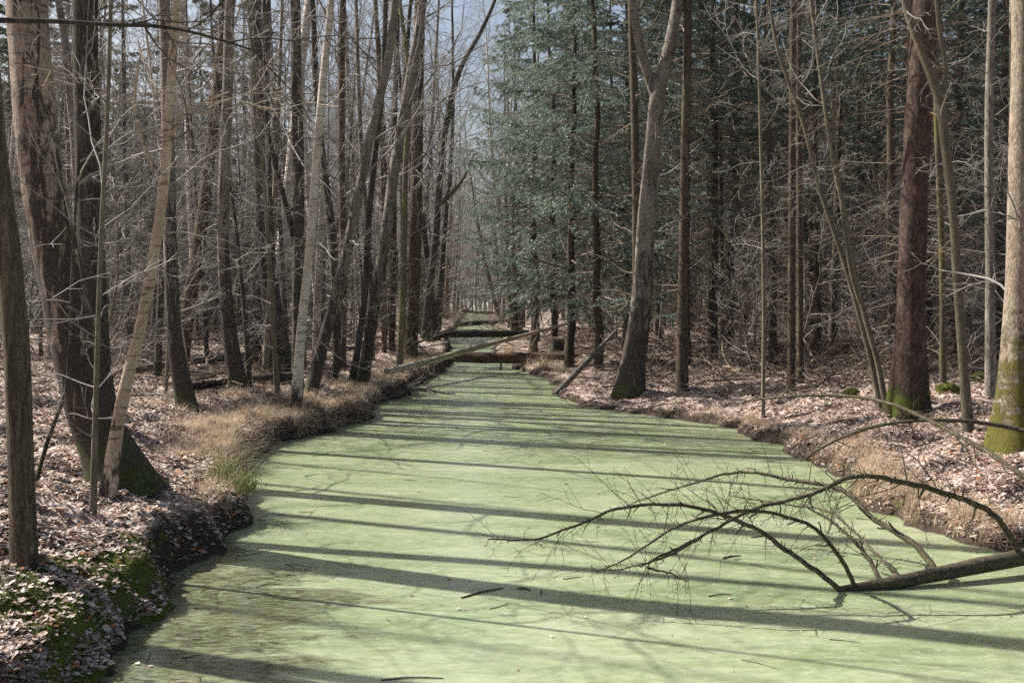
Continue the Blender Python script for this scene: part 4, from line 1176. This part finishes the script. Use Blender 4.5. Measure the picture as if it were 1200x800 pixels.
bough('dark bough curving up over the leafy bank, ending against the mossy trunk', [(938, 540, 11.4), (975, 518, 11.3), (1020, 501, 11.2), (1080, 493, 11.1), (1140, 494, 11.0), (1200, 504, 10.9), (1260, 520, 10.8)], 2.5, 6.5, 42, 8)

# sticks and flecks on the duckweed
for i, (a_, b_, r, lab) in enumerate([((540, 701), (590, 689), 0.012, 'dark straight stick floating on the duckweed in mid canal'), ((446, 797), (520, 795), 0.010, 'pale thin stick floating at the near edge of the duckweed'),
        ((606, 690), (622, 692), 0.012, 'short dark piece of bark floating beside the straight stick'), ((846, 655), (868, 651), 0.014, 'small pale broken twig floating under the arching limbs'),
        ((830, 699), (858, 697), 0.008, 'thin twig floating below the fallen tree branches'), ((634, 692), (634, 697), 0.012, 'curled dark twig floating next to the bark piece')]):
    p0, p1 = at(*a_, 2.2 * F / (a_[1] - HORIZON)), at(*b_, 2.2 * F / (b_[1] - HORIZON))
    stick('floating_stick', lab, [p0 + [0, 0, .004], (p0 + p1) / 2 + [0, .02, .008], p1 + [0, 0, .004]], [r * .5, r * .55, r * 0.3], 'grey' if 'pale' in lab else 'deadwood', 7, 0, seed=50 + i, cat='stick')

# ------------------------------------------------------------------ litter, grass, moss
def leaf_batch(rng, X, Y, Z, size, tilt, mb):
    n = len(X)
    yaw = rng.uniform(0, 2 * np.pi, n)
    L = size[0] + (size[1] - size[0]) * rng.random(n) ** 1.7; Wd = L * rng.uniform(0.22, 0.52, n)
    curl = rng.normal(0.04, 0.09, n) * L; fold = rng.normal(0.05, 0.10, n) * L
    # outline in leaf space: stalk, two shoulders each side, tip
    u = np.array([-0.5, -0.18, 0.22, 0.5, 0.22, -0.18]); v = np.array([0, 0.9, 0.75, 0, -0.75, -0.9])
    px = u[None] * L[:, None]; py = v[None] * Wd[:, None]
    py = py * (1 + rng.normal(size=py.shape) * 0.25) + rng.normal(size=(n, 1)) * 0.1 * Wd[:, None]
    pz = curl[:, None] * (2 * u[None]) ** 2 + fold[:, None] * np.abs(v[None]) + rng.normal(size=px.shape) * 0.06 * L[:, None]
    pitch = rng.normal(0, tilt, n); roll = rng.normal(0, tilt, n)
    c, s = np.cos(pitch)[:, None], np.sin(pitch)[:, None]
    px, pz = c * px - s * pz, s * px + c * pz
    c, s = np.cos(roll)[:, None], np.sin(roll)[:, None]
    py, pz = c * py - s * pz, s * py + c * pz
    c, s = np.cos(yaw)[:, None], np.sin(yaw)[:, None]
    px, py = c * px - s * py, s * px + c * py
    V = np.stack([px + X[:, None], py + Y[:, None], pz + Z[:, None]], -1)
    b = (np.arange(n) * 6)[:, None]
    Q = np.concatenate([b + np.array([[0, 1, 2, 3]]), b + np.array([[0, 3, 4, 5]])])
    mb.add(V.reshape(-1, 3), Q)

def litter():
    rng = np.random.default_rng(5)
    mb = MB()
    N = 640000
    y = 4.8 + 25 * rng.random(N) ** 1.35
    x = rng.uniform(-0.48, 0.48, N) * y
    # even cover near, thinning away
    l, r = edges(y)
    s = np.maximum(*shore(x, y))
    keep = (s > 0.0) & (rng.random(N) < np.clip(0.7 + s * 1.2, 0, 1))
    near_moss = (l - x > 0) & (l - x < 0.8) & (y < 9)
    mossn = fbm(x * 1.7, y * 1.7, 0, 31, 3)
    keep &= ~(near_moss & (mossn > 0.22) & (rng.random(N) < 0.85))
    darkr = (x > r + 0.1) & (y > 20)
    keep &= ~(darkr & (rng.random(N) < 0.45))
    keep &= rng.random(N) < np.clip(0.75 + 0.5 * fbm(x * 0.8, y * 0.8, 0, 41, 2), 0.2, 1)
    x, y = x[keep], y[keep]
    if len(x) > 290000:
        x, y = x[:290000], y[:290000]
    z = ground_z(x, y)
    ok = z > 0.03
    x, y, z = x[ok], y[ok], z[ok]
    leaf_batch(rng, x, y, z + 0.006 + 0.014 * rng.random(len(x)), (0.018, 0.066), 0.22, mb)
    o = link('leaf_litter', mb.mesh('leaf_litter', M['leaf'], smooth=False))
    tag(o, 'pale brown fallen leaves strewn thickly over both banks', 'leaves', kind='stuff')
    # a few leaves and specks drifting on the water
    mb = MB()
    y = 6.3 + 18 * rng.random(260) ** 1.2; l, r = edges(y); t = rng.random(260)
    t = np.where(rng.random(260) < 0.5, t ** 3, t)
    x = l + 0.08 + (r - l - 0.2) * t
    leaf_batch(rng, x, y, np.full(len(x), 0.006), (0.015, 0.042), 0.05, mb)
    o = link('floating_leaves', mb.mesh('floating_leaves', M['leaf'], smooth=False))
    tag(o, 'scattered leaf scraps floating on the duckweed', 'leaves', kind='stuff')
litter()

def drift():
    rng = np.random.default_rng(45); n = 150
    y = 6.3 + 22 * rng.random(n) ** 1.3; l, r = edges(y)
    t = np.where(rng.random(n) < 0.5, 0.02 + 0.1 * rng.random(n), np.where(rng.random(n) < 0.5, 0.9 + 0.08 * rng.random(n), rng.random(n)))
    x = l + (r - l) * t
    L = rng.uniform(0.05, 0.28, n); a = rng.normal(0, 0.7, n)
    D = np.stack([np.cos(a), np.sin(a), np.zeros(n)], -1)
    p = np.stack([x, y, np.full(n, 0.004)], -1); P = [p]
    for i in range(3):
        p = p + D * (L / 3)[:, None]; P.append(p); D = D + rng.normal(size=D.shape) * np.array([.15, .15, 0])
    R = rng.uniform(0.002, 0.005, n)[:, None] * np.linspace(1, 0.5, 4)[None]
    o = link('floating_twigs', MB().tubes(np.stack(P, 1), R, 5).mesh('floating_twigs', M['deadwood']))
    tag(o, 'small broken twigs drifting on the duckweed along the banks', 'twigs', kind='stuff')
drift()

def blades(rng, X, Y, Z, h, w, lean, mb, n=4):
    m = len(X)
    az = rng.uniform(0, 2 * np.pi, m); hh = rng.uniform(h[0], h[1], m); le = np.abs(rng.normal(lean, lean * 0.5, m))
    t = np.linspace(0, 1, n)[None]
    out = le[:, None] * hh[:, None] * t ** 1.8
    zz = hh[:, None] * (t - 0.35 * np.clip(le[:, None], 0, 1.6) * t ** 2.5)
    cx = X[:, None] + np.cos(az)[:, None] * out; cy = Y[:, None] + np.sin(az)[:, None] * out; cz = Z[:, None] + zz
    wd = rng.uniform(w[0], w[1], m)[:, None] * (1 - t * 0.85)
    ax, ay = -np.sin(az)[:, None], np.cos(az)[:, None]
    A = np.stack([cx - ax * wd, cy - ay * wd, cz], -1); B = np.stack([cx + ax * wd, cy + ay * wd, cz], -1)
    V = np.stack([A, B], 2).reshape(m, n * 2, 3)
    i = np.arange(n - 1)
    q = np.stack([2 * i, 2 * i + 1, 2 * i + 3, 2 * i + 2], -1)
    Q = (q[None] + (np.arange(m) * n * 2)[:, None, None]).reshape(-1, 4)
    mb.add(V.reshape(-1, 3), Q)

def grasses():
    rng = np.random.default_rng(15)
    mb = MB()
    def tufts(n, yr, so, side, per, rad, h, w, lean, tgt):
        ty = rng.uniform(yr[0], yr[1], n); l, r = edges(ty)
        off = rng.uniform(so[0], so[1], n)
        tx = l - off if side < 0 else r + off
        cx = np.repeat(tx, per) + rng.normal(size=n * per) * rad
        cy = np.repeat(ty, per) + rng.normal(size=n * per) * rad
        z = ground_z(cx, cy); ok = z > 0.01
        sc = np.repeat(rng.uniform(0.6, 1.2, n), per)
        blades(rng, cx[ok], cy[ok], z[ok], h, w, lean, tgt)
    tufts(150, (12.2, 19.5), (-0.05, 1.0), -1, 75, 0.10, (0.06, 0.26), (0.0018, 0.004), 1.5, mb)
    tufts(90, (15, 21), (0.3, 2.2), -1, 50, 0.14, (0.06, 0.22), (0.0018, 0.004), 1.6, mb)
    tufts(90, (21, 32), (0.0, 1.0), -1, 60, 0.14, (0.08, 0.3), (0.002, 0.005), 1.4, mb)
    tufts(120, (9.3, 14), (-0.02, 0.5), 1, 45, 0.08, (0.06, 0.24), (0.0015, 0.003), 1.0, mb)
    tufts(30, (28, 40), (0.0, 0.7), 1, 60, 0.12, (0.15, 0.45), (0.002, 0.005), 0.9, mb)
    tufts(26, (9.5, 12.5), (0.0, 0.35), -1, 35, 0.06, (0.08, 0.28), (0.0015, 0.003), 1.0, mb)
    tufts(90, (14, 20), (-0.02, 0.35), 1, 35, 0.08, (0.05, 0.18), (0.0015, 0.003), 1.0, mb)
    o = link('dry_grass', mb.mesh('dry_grass', M['straw'], smooth=False))
    tag(o, 'straw-coloured dry grass fringing the canal banks', 'grass', kind='stuff')
    for px, py, lab in [(287, 592, 'green-bladed grass tuft drooping from the bank into the duckweed'), (262, 560, 'half-green grass tuft growing beside the dry grass at the bank bend')]:
        b = hit(px, py)
        mb = MB(); m = 160
        blades(rng, rng.normal(size=m) * 0.07, rng.normal(size=m) * 0.07, np.zeros(m), (0.2, 0.5), (0.002, 0.004), 1.1, mb, 5)
        o = link('grass_tuft', mb.mesh('grass_tuft', M['blade'], smooth=False)); o.location = (b[0], b[1], max(b[2], gz(b[0] - .1, b[1])) - 0.02)
        tag(o, lab, 'grass')
    # moss fuzz
    mb = MB(); N = 45000
    y = 5.2 + 4.2 * rng.random(N) ** 1.3; l, r = edges(y); x = l - 0.05 - 1.0 * rng.random(N)
    k = fbm(x * 1.7, y * 1.7, 0, 31, 3) > 0.2
    x, y = x[k], y[k]; z = ground_z(x, y); ok = z > 0.05
    x, y, z = x[ok], y[ok], z[ok]
    blades(rng, x, y, z - 0.002, (0.01, 0.03), (0.002, 0.004), 0.7, mb, 2)
    o = link('bank_moss', mb.mesh('bank_moss', M['mossfuzz'], smooth=False))
    tag(o, 'bright green moss growing over the near canal bank', 'moss', kind='stuff')
    # moss cushions on the other bank
    for px, py, r_, lab in [(1000, 460, 0.17, 'green moss cushion on the leafy bank beside the curved stems'), (1150, 445, 0.33, 'mossy boulder-like mound behind the olive trunk'), (1112, 456, 0.2, 'low green moss cushion close behind the red-barked trunk'), (950, 495, 0.09, 'tiny moss cushion on the leaves below the slim spruce pair')]:
        b = hit(px, py)
        mb = MB()
        u = np.linspace(0, np.pi / 2 * 1.15, 9); a = np.arange(20) / 20 * 2 * np.pi
        U, A = np.meshgrid(u, a, indexing='ij')
        rr = r_ * (1 + 0.22 * noise3(np.cos(A) * np.sin(U) * 2, np.sin(A) * np.sin(U) * 2, U, 9 + int(px)))
        V = np.stack([np.sin(U) * np.cos(A) * rr, np.sin(U) * np.sin(A) * rr * 0.9, np.cos(U) * rr * 0.55], -1)
        i = np.arange(8)[:, None] * 20; j = np.arange(20)[None]
        Q = np.stack([i + j, i + 20 + j, i + 20 + (j + 1) % 20, i + (j + 1) % 20], -1).reshape(-1, 4)
        mb.add(V.reshape(-1, 3), Q)
        m = 2500
        uu = np.arccos(rng.random(m)); aa = rng.random(m) * 6.283
        rq = r_ * (1 + 0.22 * noise3(np.cos(aa) * np.sin(uu) * 2, np.sin(aa) * np.sin(uu) * 2, uu, 9 + int(px)))
        blades(rng, np.sin(uu) * np.cos(aa) * rq, np.sin(uu) * np.sin(aa) * rq * 0.9, np.cos(uu) * rq * 0.55, (0.01, 0.03), (0.002, 0.005), 0.8, mb, 2)
        o = link('moss_cushion', mb.mesh('moss_cushion', M['mossfuzz'])); o.location = b - np.array([0, 0, 0.03])
        tag(o, lab, 'moss')
grasses()

def brushwood():
    """tangle of dead sticks on the spruce-side floor and a thinner one among the birches"""
    rng = np.random.default_rng(25)
    for nm, side, n, yr in (('spruce-side', 1, 900, (19, 48)), ('birch-side', -1, 420, (17, 45)), ('choked far canal and its', 0, 330, (50, 112))):
        y = rng.uniform(yr[0], yr[1], n); l, r = edges(y)
        x = r + 1.4 + rng.random(n) * (0.46 * y - r) if side > 0 else l - 1.6 - rng.random(n) * (0.46 * y + l)
        if side == 0: x = l - 1 + (r - l + 2) * rng.random(n)
        az = rng.uniform(0, 6.283, n); L = rng.uniform(0.5, 2.6, n) * (1.5 if side == 0 else 1); el = rng.normal(0.12, 0.22, n)
        D = np.stack([np.cos(az) * np.cos(el), np.sin(az) * np.cos(el), np.sin(el)], -1)
        p = np.stack([x, y, ground_z(x, y) + rng.uniform(0.02, 0.3, n)], -1) - D * L[:, None] * 0.4
        P = [p]
        for i in range(5):
            p = p + D * (L / 5)[:, None]; P.append(p); D = D + rng.normal(size=D.shape) * 0.12; D /= np.linalg.norm(D, axis=1, keepdims=True)
        P = np.stack(P, 1); R = rng.uniform(0.006, 0.028, n)[:, None] * np.linspace(1, 0.4, 6)[None]
        mb = MB().tubes(P, R, 5)
        BP, BR = grow(rng, P, R, 5, 0.2, 1, (50, 15), (0.2, 0.5, 0.3), 4, 0.15, 0, 0.5, 0.0045, 0.5)
        mb.tubes(BP, BR, 3)
        o = link('brushwood', mb.mesh('brushwood', M['twig_dead']))
        tag(o, f'tangle of dead sticks littering the {nm} woodland floor', 'brushwood', kind='stuff')
brushwood()

# ------------------------------------------------------------------ air
def haze():
    me = bpy.data.meshes.new('haze')
    x0, x1, y0, y1, z0, z1 = -300, 300, -70, 460, -2.5, 40
    me.from_pydata([(x, y, z) for z in (z0, z1) for y in (y0, y1) for x in (x0, x1)], [], [(0, 2, 3, 1), (4, 5, 7, 6), (0, 1, 5, 4), (2, 6, 7, 3), (0, 4, 6, 2), (1, 3, 7, 5)])
    m = bpy.data.materials.new('haze'); m.use_nodes = True
    t = m.node_tree; t.nodes.clear()
    o_ = t.nodes.new('ShaderNodeOutputMaterial'); v = t.nodes.new('ShaderNodeVolumePrincipled')
    v.inputs['Color'].default_value = (0.86, 0.9, 1.0, 1); v.inputs['Density'].default_value = HAZE; v.inputs['Anisotropy'].default_value = 0.3
    t.links.new(v.outputs[0], o_.inputs['Volume'])
    me.materials.append(m)
    tag(link('haze', me), 'thin pale haze in the air between the far trees', 'haze', kind='stuff')
HAZE = 0.0002
haze()
